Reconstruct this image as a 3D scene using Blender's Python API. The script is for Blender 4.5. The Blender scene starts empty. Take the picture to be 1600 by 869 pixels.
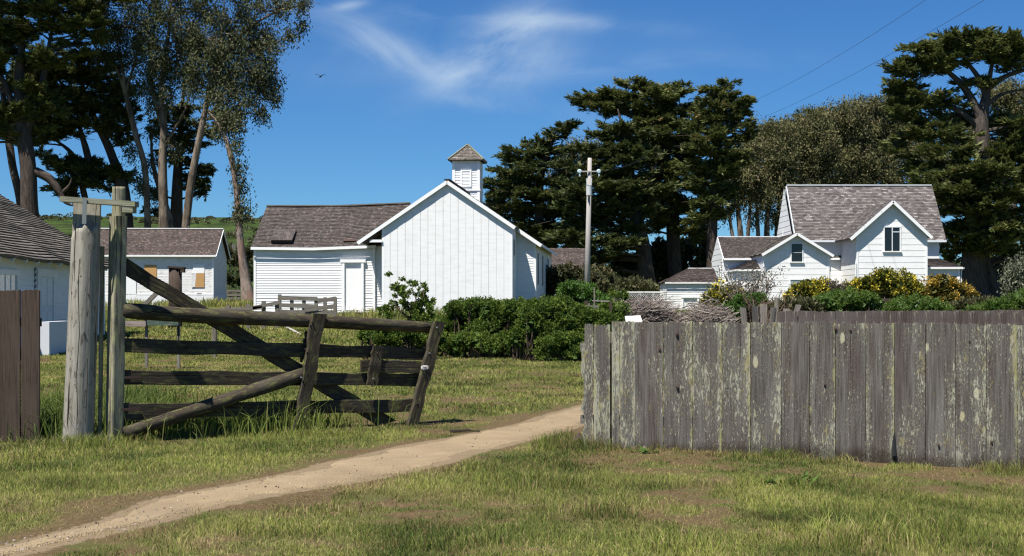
import bpy, math, random
import numpy as np
from mathutils import Vector
random.seed(7)
rng = np.random.default_rng(11)
R = math.radians
sc = bpy.context.scene
col = sc.collection

# ------------------------------------------------------------------ camera, sky, sun, exposure
FPX, CX, HY, EYE = 2222.0, 800.0, 475.0, 1.5
cd = bpy.data.cameras.new('camera'); cam = bpy.data.objects.new('camera', cd); col.objects.link(cam)
cam.location = (0, 0, EYE); cam.rotation_euler = (R(90), 0, 0)
cd.sensor_width = 36; cd.lens = 50.0; cd.shift_y = (HY - 434.5) / 1600
cd.clip_start = .1; cd.clip_end = 6000
sc.camera = cam
SUN = Vector((-1.0, -1.35, 3.4)).normalized()
sl = bpy.data.lights.new('sun', 'SUN'); so = bpy.data.objects.new('sun', sl); col.objects.link(so)
sl.energy = 5.0; sl.angle = R(.5); sl.color = (1, .955, .89)
so.rotation_euler = SUN.to_track_quat('Z', 'Y').to_euler(); so.location = (-20, -20, 60)
sc.view_settings.view_transform = 'Standard'; sc.view_settings.look = 'None'
sc.view_settings.gamma = 1; sc.view_settings.use_curve_mapping = False
sc.view_settings.exposure = .80
try:
    sc.cycles.use_denoising = True; sc.cycles.pixel_filter_type = 'BLACKMAN_HARRIS'; sc.cycles.filter_width = 1.25; sc.cycles.sample_clamp_indirect = 4.0
    sc.cycles.max_bounces = 6; sc.cycles.transparent_max_bounces = 8
except Exception: pass

class NT:
    def __init__(s, tree): s.t = tree; s.n = tree.nodes; s.l = tree.links
    def node(s, typ, **kw):
        n = s.n.new(typ)
        ins = kw.pop('ins', {})
        for k, v in kw.items(): setattr(n, k, v)
        for k, v in ins.items(): s.put(n.inputs[k], v)
        return n
    def put(s, sock, v):
        if isinstance(v, bpy.types.NodeSocket): s.l.new(v, sock)
        elif isinstance(v, (tuple, list)) and len(v) == 3 and sock.type == 'RGBA': sock.default_value = (*v, 1)
        else: sock.default_value = v
    def math(s, op, a, b=0.0, clamp=False):
        n = s.node('ShaderNodeMath', operation=op, use_clamp=clamp); s.put(n.inputs[0], a); s.put(n.inputs[1], b); return n.outputs[0]
    def noise(s, vec, scale, detail=4, rough=.55, dist=0):
        n = s.node('ShaderNodeTexNoise'); s.put(n.inputs['Vector'], vec) if vec is not None else None
        s.put(n.inputs['Scale'], scale); n.inputs['Detail'].default_value = detail
        n.inputs['Roughness'].default_value = rough; n.inputs['Distortion'].default_value = dist
        return n.outputs['Fac']
    def scale(s, vec, sx, sy, sz):
        n = s.node('ShaderNodeMapping'); s.put(n.inputs['Vector'], vec); n.inputs['Scale'].default_value = (sx, sy, sz); return n.outputs[0]
    def step(s, f, lo, hi):
        n = s.node('ShaderNodeMapRange', clamp=True); s.put(n.inputs[0], f); s.put(n.inputs[1], lo); s.put(n.inputs[2], hi); return n.outputs[0]
    def mix(s, f, a, b, mode='MIX'):
        n = s.node('ShaderNodeMixRGB', blend_type=mode); s.put(n.inputs[0], f); s.put(n.inputs[1], a); s.put(n.inputs[2], b); return n.outputs[0]
    def attr(s, name):
        return s.node('ShaderNodeAttribute', attribute_name=name).outputs['Fac']
    def coord(s, which='Object'): return s.node('ShaderNodeTexCoord').outputs[which]
    def rnd(s): return s.node('ShaderNodeObjectInfo').outputs['Random']

def mat(name, fn):
    m = bpy.data.materials.new(name); m.use_nodes = True; t = NT(m.node_tree); t.n.clear()
    out = t.node('ShaderNodeOutputMaterial'); p = t.node('ShaderNodeBsdfPrincipled')
    p.inputs['Roughness'].default_value = .85; p.inputs['Specular IOR Level'].default_value = .2
    t.l.new(p.outputs[0], out.inputs[0]); r = fn(t, p)
    if r is not None: t.l.new(r, out.inputs[0])
    return m
def bump(t, p, h, strength=.5, dist=.01):
    b = t.node('ShaderNodeBump'); b.inputs['Strength'].default_value = strength; b.inputs['Distance'].default_value = dist
    t.put(b.inputs['Height'], h); t.l.new(b.outputs[0], p.inputs['Normal'])

# world: physical sky with thin cirrus
w = bpy.data.worlds.new('World'); sc.world = w; w.use_nodes = True
t = NT(w.node_tree); t.n.clear()
sky = t.node('ShaderNodeTexSky', sky_type='NISHITA'); sky.sun_disc = False
sky.sun_elevation = math.asin(SUN.z); sky.sun_rotation = math.atan2(SUN.x, SUN.y) % (2 * math.pi)
sky.altitude = 1200; sky.air_density = 1.0; sky.dust_density = .1; sky.ozone_density = 2.5
gen = t.coord('Generated'); sx = t.node('ShaderNodeSeparateXYZ'); t.l.new(gen, sx.inputs[0])
ysafe = t.math('MAXIMUM', sx.outputs[1], .05)
U = t.math('DIVIDE', sx.outputs[0], ysafe); V = t.math('DIVIDE', sx.outputs[2], ysafe)
def blob(cx, cy, rx, ry, ang, edge=1.0):
    a = R(ang); u0 = (cx - CX) / FPX; v0 = (HY - cy) / FPX
    du = t.math('SUBTRACT', U, u0); dv = t.math('SUBTRACT', V, v0)
    p_ = t.math('ADD', t.math('MULTIPLY', du, math.cos(a) / (rx / FPX)), t.math('MULTIPLY', dv, math.sin(a) / (rx / FPX)))
    q_ = t.math('ADD', t.math('MULTIPLY', du, -math.sin(a) / (ry / FPX)), t.math('MULTIPLY', dv, math.cos(a) / (ry / FPX)))
    r2 = t.math('ADD', t.math('MULTIPLY', p_, p_), t.math('MULTIPLY', q_, q_))
    return t.math('EXPONENT', t.math('MULTIPLY', r2, -edge))
cmb = t.node('ShaderNodeCombineXYZ'); t.l.new(U, cmb.inputs[0]); t.l.new(V, cmb.inputs[1])
def streak(ang, sx_, sy_, sc_, dist):
    r = t.node('ShaderNodeMapping'); t.l.new(cmb.outputs[0], r.inputs[0]); r.inputs['Rotation'].default_value = (0, 0, R(-ang))
    m_ = t.scale(r.outputs[0], sx_, sy_ * .7, 1); return t.noise(m_, sc_, 8, .58, dist * .55)
n1 = t.step(streak(35, 6, 15, 1.7, .9), .34, .76); n2 = t.step(streak(-25, 5, 17, 1.7, 1.0), .38, .74); n3 = t.step(streak(3, 4, 22, 1.6, .8), .38, .74)
def cl(e, n): return t.math('MULTIPLY', e, n)
parts = [cl(blob(760, 75, 105, 30, 34), n1), cl(blob(800, 85, 80, 50, 10), t.math('MULTIPLY', n1, .7)), cl(blob(590, 70, 125, 26, -25), n2),
         cl(blob(860, 32, 150, 14, -4), n3), cl(blob(900, 105, 260, 22, 2), t.math('MULTIPLY', n3, .45)), cl(blob(545, 8, 28, 8, 10), n3),
         cl(blob(735, 160, 60, 12, -10), t.math('MULTIPLY', n2, .5)), cl(blob(660, 20, 80, 14, 5), t.math('MULTIPLY', n3, .5)),
         cl(blob(700, 90, 330, 60, 0), t.math('MULTIPLY', n1, .16)), cl(blob(870, 170, 110, 18, -20), t.math('MULTIPLY', n2, .25))]
cs = parts[0]
for q in parts[1:]: cs = t.math('ADD', cs, q)
cs = t.math('MULTIPLY', t.math('MULTIPLY', cs, 1.0, True), .72)
hs = t.node('ShaderNodeHueSaturation'); hs.inputs['Saturation'].default_value = 1.12; hs.inputs['Value'].default_value = 1.0
t.l.new(sky.outputs[0], hs.inputs['Color'])
skc = t.mix(cs, t.mix(1.0, hs.outputs[0], (.31, .555, .80), 'MULTIPLY'), (4.8, 5.8, 6.8))
bg = t.node('ShaderNodeBackground'); bg.inputs[1].default_value = .075; t.l.new(skc, bg.inputs[0])
wo = t.node('ShaderNodeOutputWorld'); t.l.new(bg.outputs[0], wo.inputs[0])

# ------------------------------------------------------------------ helpers
def W(px, py, D): return Vector(((px - CX) / FPX * D, D, EYE + (HY - py) / FPX * D))
def tag(o, label=None, cat=None, group=None, kind=None):
    if label: o['label'] = label
    if cat: o['category'] = cat
    if group: o['group'] = group
    if kind: o['kind'] = kind
    return o
def empty(name, loc, rz=0, label=None, cat=None, group=None):
    o = bpy.data.objects.new(name, None); col.objects.link(o); o.location = loc; o.rotation_euler = (0, 0, rz)
    o.empty_display_size = .2
    return tag(o, label, cat, group)
class MB:
    def __init__(s): s.v = []; s.f = []; s.uv = []; s.smooth = False
    def face(s, pts, uvs=None):
        b = len(s.v); s.v += [tuple(p) for p in pts]; s.f.append(list(range(b, b + len(pts))))
        s.uv += list(uvs) if uvs else [(0., 0.)] * len(pts)
    def hexa(s, q, uvs=None):
        "q: 8 corners, bottom 4 ccw then top 4"
        for ids in ((3, 2, 1, 0), (4, 5, 6, 7), (0, 1, 5, 4), (1, 2, 6, 5), (2, 3, 7, 6), (3, 0, 4, 7)):
            s.face([q[i] for i in ids], [uvs[i] for i in ids] if uvs else None)
    def box(s, x0, x1, y0, y1, z0, z1):
        L = max(x1 - x0, y1 - y0, z1 - z0)
        q = [(x0, y0, z0), (x1, y0, z0), (x1, y1, z0), (x0, y1, z0), (x0, y0, z1), (x1, y0, z1), (x1, y1, z1), (x0, y1, z1)]
        ux = random.random() * 9
        if z1 - z0 >= L - 1e-6: uv = [(ux + p[0] + p[1], p[2]) for p in q]
        else: uv = [(ux + p[2], p[0] + p[1]) for p in q]
        s.hexa(q, uv)
    def bar(s, a, b, w, h, up=(0, 0, 1)):
        a, b = Vector(a), Vector(b); d = (b - a).normalized(); up = Vector(up)
        if abs(d.dot(up)) > .95: up = Vector((0, 1, 0))
        sd = d.cross(up).normalized(); u2 = sd.cross(d).normalized(); q = []
        for p in (a, b):
            for i, j in ((-1, -1), (1, -1), (1, 1), (-1, 1)): q.append(p + sd * (i * w / 2) + u2 * (j * h / 2))
        ln = (b - a).length; ux = random.random() * 9
        s.hexa(q, [(ux, 0), (ux + w, 0), (ux + w + h, 0), (ux + h, 0), (ux, ln), (ux + w, ln), (ux + w + h, ln), (ux + h, ln)])
    def tube(s, pts, rad, n=8, wob=0, cap=True):
        pts = [Vector(p) for p in pts]; b = len(s.v); d0 = None; ln = 0; rings = []
        ph = [random.random() * 6.28 for _ in range(3)]
        for i, p in enumerate(pts):
            d = (pts[min(i + 1, len(pts) - 1)] - pts[max(i - 1, 0)]).normalized()
            ref = Vector((0, 1, 0)) if abs(d.y) < .9 else Vector((1, 0, 0))
            sd = d.cross(ref).normalized(); u2 = sd.cross(d).normalized()
            if i: ln += (p - pts[i - 1]).length
            r = rad[i] if isinstance(rad, (list, tuple)) else rad; ring = []
            for k in range(n):
                a = 2 * math.pi * k / n; rr = r * (1 + wob * (math.sin(2 * a + ph[0] + i * .3) + .6 * math.sin(3 * a + ph[1] - i * .5) + .5 * math.sin(5 * a + ph[2] + i * .2)))
                ring.append(p + sd * (math.cos(a) * rr) + u2 * (math.sin(a) * rr))
            rings.append((ring, ln, r))
        for i in range(len(rings) - 1):
            A, la, ra = rings[i]; B, lb, rb = rings[i + 1]
            for k in range(n):
                k2 = (k + 1) % n; u0, u1 = k / n * 6.28 * ra, (k + 1) / n * 6.28 * ra
                s.face([A[k], A[k2], B[k2], B[k]], [(u0, la), (u1, la), (u1, lb), (u0, lb)])
        if cap:
            s.face(list(reversed(rings[0][0]))); s.face(rings[-1][0])
    def build(s, name, m, parent=None, smooth=False):
        me = bpy.data.meshes.new(name)
        me.from_pydata(s.v, [], s.f); uvl = me.uv_layers.new(name='UVMap')
        uvl.data.foreach_set('uv', np.array(s.uv, dtype=np.float32).ravel())
        me.materials.append(m)
        if smooth:
            import bmesh
            bm = bmesh.new(); bm.from_mesh(me); bmesh.ops.remove_doubles(bm, verts=bm.verts, dist=1e-5); bm.to_mesh(me); bm.free()
            me.polygons.foreach_set('use_smooth', [True] * len(me.polygons))
        me.update(); o = bpy.data.objects.new(name, me); col.objects.link(o)
        if parent: o.parent = parent
        return o
def npmesh(name, verts, nper, m, parent=None, tint=None, extra=None):
    "verts (N, nper, 3) -> one mesh of N polygons of nper corners each"
    N = verts.shape[0]; me = bpy.data.meshes.new(name)
    me.vertices.add(N * nper); me.vertices.foreach_set('co', verts.astype(np.float32).ravel())
    me.loops.add(N * nper); me.loops.foreach_set('vertex_index', np.arange(N * nper, dtype=np.int32))
    me.polygons.add(N); me.polygons.foreach_set('loop_start', np.arange(0, N * nper, nper, dtype=np.int32))
    try: me.polygons.foreach_set('loop_total', np.full(N, nper, dtype=np.int32))
    except Exception: pass
    for nm, arr in (('tint', tint), ('dry', extra)):
        if arr is not None:
            a = me.attributes.new(nm, 'FLOAT', 'FACE'); a.data.foreach_set('value', arr.astype(np.float32))
    me.materials.append(m); me.update(); me.validate()
    o = bpy.data.objects.new(name, me); col.objects.link(o)
    if parent: o.parent = parent
    return o
# smooth value noise in numpy, shared by ground colour and grass density
_perm = np.random.default_rng(5).random((256, 256))
def vnoise(x, y):
    xi = np.floor(x).astype(int); yi = np.floor(y).astype(int); fx = x - xi; fy = y - yi
    fx = fx * fx * (3 - 2 * fx); fy = fy * fy * (3 - 2 * fy)
    g = lambda a, b: _perm[a % 256, b % 256]
    return (g(xi, yi) * (1 - fx) + g(xi + 1, yi) * fx) * (1 - fy) + (g(xi, yi + 1) * (1 - fx) + g(xi + 1, yi + 1) * fx) * fy
def fbm(x, y, o=4):
    r = 0; a = .5; s = 0
    for i in range(o): r = r + a * vnoise(x * 2 ** i + 17.3 * i, y * 2 ** i + 9.1 * i); s += a; a *= .55
    return r / s
def sstep(x, a, b):
    t_ = np.clip((x - a) / (b - a), 0, 1); return t_ * t_ * (3 - 2 * t_)
def gz(x, y):
    x = np.asarray(x, float); y = np.asarray(y, float)
    z = np.interp(y, [-50, 18, 34, 50, 65, 90, 140, 3000], [0, 0, .19, .52, .88, 1.4, 1.6, 1.6])
    z = z - .13 * sstep(x, 1.5, 5) * (1 - sstep(y, 14, 30))
    z = z + .12 * sstep(-x, 9, 12) * sstep(y, 25, 35) * (1 - sstep(y, 55, 70))
    z = z + (fbm(x * .7, y * .7, 3) - .5) * .05 * (1 - sstep(y, 40, 90))
    hill = (24.5 + 5 * (fbm(x * .012 + 3, y * .012, 3) - .5)) * sstep(y, 130, 420) * (.28 + .72 * (1 - sstep(x, -70, 60)))
    return z + hill
def G(x, y): return float(gz(x, y))
def gpx(px, py):
    "point of the ground under a picture position"
    D = 1.5 * FPX / (py - HY)
    for _ in range(12): x = (px - CX) / FPX * D; D = (EYE - G(x, D)) * FPX / (py - HY)
    return Vector(((px - CX) / FPX * D, D, G((px - CX) / FPX * D, D)))

# ------------------------------------------------------------------ materials
def m_white(t, p, dirt=.35, base=(.79, .79, .77), peel=0):
    oc = t.coord(); n = t.noise(t.scale(oc, .6, .6, 3), 2.5, 5); c = t.mix(t.math('MULTIPLY', t.step(n, .45, .75), dirt), base, (.60, .59, .55))
    s_ = t.noise(t.scale(oc, 6, 6, .5), 2.0, 4); c = t.mix(t.math('MULTIPLY', t.step(s_, .55, .8), dirt * .6), c, (.55, .54, .50))
    if peel:
        q = t.noise(t.scale(oc, 1.2, 1.2, 9), 2.2, 5, .7); c = t.mix(t.step(q, .60 - .03 * peel, .64), c, (.33, .29, .25))
    t.put(p.inputs['Base Color'], c); p.inputs['Roughness'].default_value = .6
    bump(t, p, t.noise(oc, 30, 3), .12, .004)
WHITE = mat('white_paint', lambda t, p: m_white(t, p, .45))
WHITE_OLD = mat('peeling_white_paint', lambda t, p: m_white(t, p, .55, (.74, .73, .70), 1))
WHITE_DIM = mat('grey_white_paint', lambda t, p: m_white(t, p, .5, (.66, .70, .72)))
TRIM = mat('white_trim', lambda t, p: m_white(t, p, .15, (.82, .82, .80)))
def m_shingle(c1, c2, c3, wd=.12, ht=.14):
    def fn(t, p):
        uv = t.coord('UV'); b = t.node('ShaderNodeTexBrick', offset=.5, squash=1.0)
        wob = t.noise(t.scale(uv, 1, 0, 1), 2.0, 3)
        t.put(b.inputs['Vector'], uv); t.put(b.inputs['Color1'], (0, 0, 0)); t.put(b.inputs['Color2'], (1, 1, 1)); t.put(b.inputs['Mortar'], (.3, .3, .3))
        b.inputs['Scale'].default_value = 1; b.inputs['Brick Width'].default_value = wd; b.inputs['Row Height'].default_value = ht
        b.inputs['Mortar Size'].default_value = .006; b.inputs['Mortar Smooth'].default_value = .2; b.inputs['Bias'].default_value = 0
        c = t.mix(t.step(b.outputs['Color'], .1, .9), c1, c2); c = t.mix(t.step(b.outputs['Color'], .86, .93), c, tuple(v * 1.6 for v in c2)); n = t.noise(uv, 1.4, 5, .65)
        c = t.mix(t.math('MULTIPLY', t.step(n, .42, .7), .65), c, c3)
        n2 = t.noise(t.scale(uv, 14, 3, 1), 2, 4); c = t.mix(.28, c, t.mix(n2, (.01, .01, .01), (.26, .23, .21)))
        n3 = t.noise(uv, 9, 3, .7); c = t.mix(t.math('MULTIPLY', t.step(n3, .60, .72), .55), c, (.27, .25, .22))
        c = t.mix(t.math('MULTIPLY', b.outputs['Fac'], .8), c, (.025, .02, .018))
        t.put(p.inputs['Base Color'], c); p.inputs['Roughness'].default_value = .9
        bump(t, p, t.math('ADD', t.math('MULTIPLY', b.outputs['Color'], .6), n2), .6, .012)
    return fn
SH_BROWN = mat('weathered_shingles', m_shingle((.020, .015, .013), (.095, .075, .066), (.060, .042, .036)))
SH_RED = mat('reddish_shingles', m_shingle((.025, .017, .014), (.115, .082, .070), (.075, .048, .038)))
SH_GREY = mat('silvery_shingles', m_shingle((.055, .048, .046), (.205, .185, .178), (.115, .098, .092), .22, .12))
SH_PALE = mat('pale_lichen_shingles', m_shingle((.075, .064, .055), (.20, .175, .145), (.14, .125, .09), .15, .13))
def m_fence(t, p):
    uv = t.coord('UV'); r = t.rnd(); at = t.node('ShaderNodeAttribute', attribute_name='edge').outputs['Fac']
    off = t.node('ShaderNodeCombineXYZ'); t.l.new(t.math('MULTIPLY', r, 37.0), off.inputs[0]); t.l.new(t.math('MULTIPLY', r, 61.0), off.inputs[1])
    va = t.node('ShaderNodeVectorMath', operation='ADD'); t.l.new(uv, va.inputs[0]); t.l.new(off.outputs[0], va.inputs[1]); v = va.outputs[0]
    grain = t.noise(t.scale(v, 60, 2.2, 1), 1, 6, .7); broad = t.noise(t.scale(v, 9, .9, 1), 1, 4)
    c = t.mix(t.step(grain, .3, .72), (.034, .028, .023), (.185, .166, .144)); c = t.mix(t.math('MULTIPLY', t.step(t.noise(t.scale(v, 16, .5, 1), 1.2, 4, .6), .5, .62), .6), c, t.mix(grain, (.09, .084, .074), (.28, .262, .235)))
    c = t.mix(t.math('MULTIPLY', t.step(broad, .45, .65), .55), c, t.mix(grain, (.030, .020, .017), (.11, .078, .066)))
    c = t.mix(t.math('MULTIPLY', r, .35), c, (.085, .08, .078))
    big = t.noise(t.scale(v, 5.5, 1.3, 1), 1, 2, .5)
    cover = t.math('ADD', t.math('MULTIPLY', at, .10), t.math('MULTIPLY', t.math('SUBTRACT', big, .5), .46))
    cover = t.math('ADD', cover, t.math('MULTIPLY', t.math('SUBTRACT', r, .5), .11))
    l1 = t.noise(t.scale(v, 38, 8, 1), 1, 5, .6, .3); l1 = t.math('ADD', l1, cover)
    l2 = t.noise(t.scale(v, 90, 18, 1), 1, 3, .5, .3); l2 = t.math('ADD', l2, cover)
    lc = t.mix(t.noise(t.scale(v, 7, 2, 1), 1, 2), (.32, .305, .17), (.52, .51, .42))
    lc = t.mix(t.step(t.noise(t.scale(v, 9, 3, 1), 1.3, 2), .54, .62), lc, (.30, .25, .10))
    mask = t.math('MAXIMUM', t.step(l1, .600, .655), t.step(l2, .60, .65))
    c = t.mix(t.math('MULTIPLY', mask, .80), c, lc)
    crk = t.noise(t.scale(v, 95, .9, 1), 1, 2, .4); c = t.mix(t.step(crk, .70, .73), c, (.012, .01, .009))
    sp = t.node('ShaderNodeSeparateXYZ'); t.l.new(uv, sp.inputs[0])
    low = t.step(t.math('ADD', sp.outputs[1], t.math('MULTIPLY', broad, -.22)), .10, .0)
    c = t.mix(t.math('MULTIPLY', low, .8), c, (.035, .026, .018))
    fd = t.noise(t.scale(v, 120, 40, 1), 1, 3, .6); c = t.mix(t.math('MULTIPLY', t.step(t.math('ADD', fd, cover), .50, .66), .5), c, (.27, .265, .20))
    seam = t.step(t.math('ADD', at, t.math('MULTIPLY', t.math('SUBTRACT', t.noise(t.scale(v, 14, 3.5, 1), 1, 5, .7), .5), 3.4)), 1.0, 1.25)
    c = t.mix(t.math('MULTIPLY', seam, .62), c, t.mix(t.noise(t.scale(v, 3, 1.5, 1), 1, 2), (.24, .25, .07), (.46, .42, .24)))
    blob_ = t.node('ShaderNodeTexVoronoi'); t.put(blob_.inputs['Vector'], t.scale(v, 7.5, 3.2, 1)); blob_.inputs['Scale'].default_value = 1; blob_.inputs['Randomness'].default_value = 1
    sel = t.node('ShaderNodeSeparateXYZ'); t.l.new(blob_.outputs['Color'], sel.inputs[0])
    bm_ = t.math('MULTIPLY', t.step(t.math('ADD', blob_.outputs['Distance'], t.math('MULTIPLY', l1, .25)), .34, .29), t.step(sel.outputs[0], .80, .82))
    c = t.mix(t.math('MULTIPLY', bm_, .85), c, t.mix(sel.outputs[1], (.50, .50, .44), (.42, .37, .16)))
    t.put(p.inputs['Base Color'], c); p.inputs['Roughness'].default_value = .95; p.inputs['Specular IOR Level'].default_value = .08
    bump(t, p, t.math('ADD', grain, t.math('MULTIPLY', mask, .5)), .75, .006)
FENCE = mat('lichen_grey_boards', m_fence)
def m_wood(dark, light, moss=0.0, mosscol=(.17, .18, .06), pale=None, gs=45):
    def fn(t, p):
        uv = t.coord('UV'); oc = t.coord(); v = uv
        grain = t.noise(t.scale(v, gs, 2.0, 1), 1, 6, .7); br = t.noise(oc, 2.3, 4)
        c = t.mix(t.step(grain, .3, .72), dark, light)
        if pale: c = t.mix(t.math('MULTIPLY', t.step(br, .42, .62), .6), c, pale)
        if moss: c = t.mix(t.math('MULTIPLY', t.step(t.noise(t.scale(v, 2.2, .6, 1), 9, 6, .7), .58 - .10 * moss, .62), .85), c, mosscol)
        crk = t.noise(t.scale(v, gs * 1.0, .6, 1), 1, 3, .5, .2); c = t.mix(t.step(crk, .635, .67), c, (.015, .012, .01))
        t.put(p.inputs['Base Color'], c); p.inputs['Roughness'].default_value = .95; p.inputs['Specular IOR Level'].default_value = .1
        bump(t, p, t.math('ADD', grain, t.math('MULTIPLY', t.step(crk, .71, .66), .8)), .7, .008)
    return fn
GATEW = mat('dark_mossy_wood', m_wood((.016, .013, .010), (.085, .068, .048), .7, (.115, .115, .045), (.062, .056, .045)))
LOGW = mat('silver_log_wood', m_wood((.15, .135, .105), (.42, .39, .32), .3, (.10, .09, .07), (.30, .285, .25), 26))
LOGW2 = mat('mossy_square_wood', m_wood((.06, .05, .036), (.40, .375, .28), 1.0, (.33, .33, .16), None, 26))
BEAMW = mat('mossy_beam_wood', m_wood((.13, .125, .09), (.32, .32, .24), .5, (.24, .25, .13), None, 26))
GREYW = mat('grey_rail_wood', m_wood((.07, .06, .05), (.26, .24, .21), .4, (.22, .22, .13)))
BROWNW = mat('brown_board_wood', m_wood((.030, .021, .016), (.095, .070, .054), .0, (.34, .33, .28), (.075, .058, .046)))
FENCE2 = mat('reddish_fence_wood', m_wood((.045, .034, .029), (.145, .112, .102), .3, (.26, .25, .19), (.13, .115, .11)))
POLEW = mat('pale_pole_wood', m_wood((.26, .24, .22), (.46, .44, .41), 0, pale=(.40, .36, .32)))
BLUEW = mat('faded_green_boards', m_wood((.04, .065, .05), (.10, .14, .115), .2, (.2, .2, .15)))
PINKW = mat('pinkish_board_wood', m_wood((.20, .15, .135), (.36, .30, .27), .3, (.2, .2, .14)))
def m_bark(dark, light, sc_=1.0, patch=None):
    def fn(t, p):
        uv = t.coord('UV'); oc = t.coord(); g = t.noise(t.scale(uv, 7 * sc_, 1.1 * sc_, 1), 1, 6, .65)
        c = t.mix(t.step(g, .3, .7), dark, light)
        if patch: c = t.mix(t.step(t.noise(t.scale(oc, 1.5, 1.5, .5), 1.0, 4), .5, .58), c, patch)
        t.put(p.inputs['Base Color'], c); p.inputs['Roughness'].default_value = .95; bump(t, p, g, 1.0, .12)
    return fn
BARK_CY = mat('cypress_bark', m_bark((.025, .019, .015), (.11, .085, .068)))
BARK_GREY = mat('grey_cypress_bark', m_bark((.032, .026, .022), (.125, .102, .086)))
BARK_EU = mat('eucalyptus_bark', m_bark((.06, .043, .030), (.17, .13, .095), .8, (.22, .175, .13)))
TWIG = mat('dead_twigs', lambda t, p: t.put(p.inputs['Base Color'], t.mix(t.attr('tint'), (.17, .135, .115), (.50, .43, .37))))
STEM = mat('shrub_stems', lambda t, p: t.put(p.inputs['Base Color'], (.10, .07, .05)))
def m_leaf(a, b, c3=None, frac=.12, transl=.25, rough=.6):
    def fn(t, p):
        ti = t.attr('tint'); c = t.mix(ti, a, b)
        if c3: c = t.mix(t.step(ti, 1 - frac - .01, 1 - frac + .01), c, c3)
        n = t.noise(t.coord(), .35, 3); c = t.mix(t.math('MULTIPLY', t.step(n, .35, .7), .35), c, t.mix(.5, c, b))
        t.put(p.inputs['Base Color'], c); p.inputs['Roughness'].default_value = rough; p.inputs['Specular IOR Level'].default_value = .3
        tr = t.node('ShaderNodeBsdfTranslucent'); t.l.new(c, tr.inputs[0]); mx = t.node('ShaderNodeMixShader'); mx.inputs[0].default_value = transl
        t.l.new(p.outputs[0], mx.inputs[1]); t.l.new(tr.outputs[0], mx.inputs[2]); return mx.outputs[0]
    return fn
L_CY = mat('cypress_foliage', m_leaf((.038, .056, .017), (.160, .175, .048), (.22, .14, .06), .05))
L_CYD = mat('dark_cypress_foliage', m_leaf((.030, .046, .016), (.128, .146, .044), (.19, .12, .055), .05))
L_EU = mat('eucalyptus_leaves', m_leaf((.032, .042, .015), (.105, .114, .046), (.17, .15, .10), .03, .2, .9))
L_EUB = mat('brownish_eucalyptus_leaves', m_leaf((.046, .052, .018), (.160, .156, .058), (.22, .17, .09), .05, .2, .7))
L_HEDGE = mat('hedge_leaves', m_leaf((.034, .072, .009), (.165, .230, .030), (.17, .21, .045), .08, .3, .8))
L_BRIGHT = mat('bright_shrub_leaves', m_leaf((.035, .085, .012), (.11, .20, .03), None, .1))
L_MOUND = mat('mound_leaves', m_leaf((.042, .088, .012), (.155, .235, .038), (.15, .16, .05), .06))
L_YEL = mat('yellow_flowering_leaves', m_leaf((.06, .08, .015), (.34, .29, .03), (.72, .58, .05), .42))
L_ORG = mat('orange_flowering_leaves', m_leaf((.07, .075, .018), (.40, .25, .03), (.62, .38, .05), .34))
L_OLIVE = mat('olive_leaves', m_leaf((.055, .065, .04), (.16, .18, .11), (.28, .28, .2), .1))
L_SCRUB = mat('scrub_leaves', m_leaf((.045, .05, .02), (.13, .125, .05), (.2, .15, .08), .15))
L_GREYB = mat('grey_shrub_leaves', m_leaf((.10, .09, .07), (.22, .20, .15), None, .1))
def m_ground(t, p):
    oc = t.coord(); dry = t.attr('dry'); hill = t.attr('hill')
    n = t.noise(oc, 5, 6, .7); n2 = t.noise(oc, 34, 4, .7); n3 = t.noise(oc, .6, 4, .6)
    gr = t.mix(n, (.042, .062, .014), (.120, .145, .040)); gr = t.mix(t.step(n3, .4, .65), gr, t.mix(n, (.070, .070, .022), (.165, .155, .058)))
    so_ = t.mix(n, (.062, .045, .022), (.150, .105, .055)); so_ = t.mix(t.step(n2, .5, .62), so_, (.21, .145, .08)); so_ = t.mix(t.step(t.noise(oc, 2.2, 4, .6), .52, .62), so_, (.10, .10, .036))
    c = t.mix(t.step(t.math('ADD', dry, t.math('MULTIPLY', t.math('SUBTRACT', n, .5), .5)), .35, .75), gr, so_)
    c = t.mix(t.math('MULTIPLY', t.step(n2, .3, .7), .5), c, t.mix(.5, c, (.02, .02, .01)))
    h1 = t.noise(oc, .035, 6, .65); h2 = t.noise(oc, .22, 5, .7)
    hc = t.mix(t.step(h1, .38, .62), (.052, .084, .019), (.036, .050, .016)); hc = t.mix(t.math('MULTIPLY', t.step(h2, .44, .56), .8), hc, (.018, .028, .010))
    pth = t.attr('sand'); pf = t.step(t.math('ADD', pth, t.math('MULTIPLY', t.math('SUBTRACT', t.noise(oc, 9, 5, .7), .5), .9)), .42, .62)
    c = t.mix(t.math('MULTIPLY', pf, .85), c, t.mix(n2, (.15, .11, .065), (.30, .23, .15)))
    c = t.mix(hill, c, hc)
    t.put(p.inputs['Base Color'], c); p.inputs['Roughness'].default_value = 1; p.inputs['Specular IOR Level'].default_value = .05
    bump(t, p, t.math('ADD', n, n2), .8, .03)
GROUND = mat('grassy_soil', m_ground)
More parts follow.
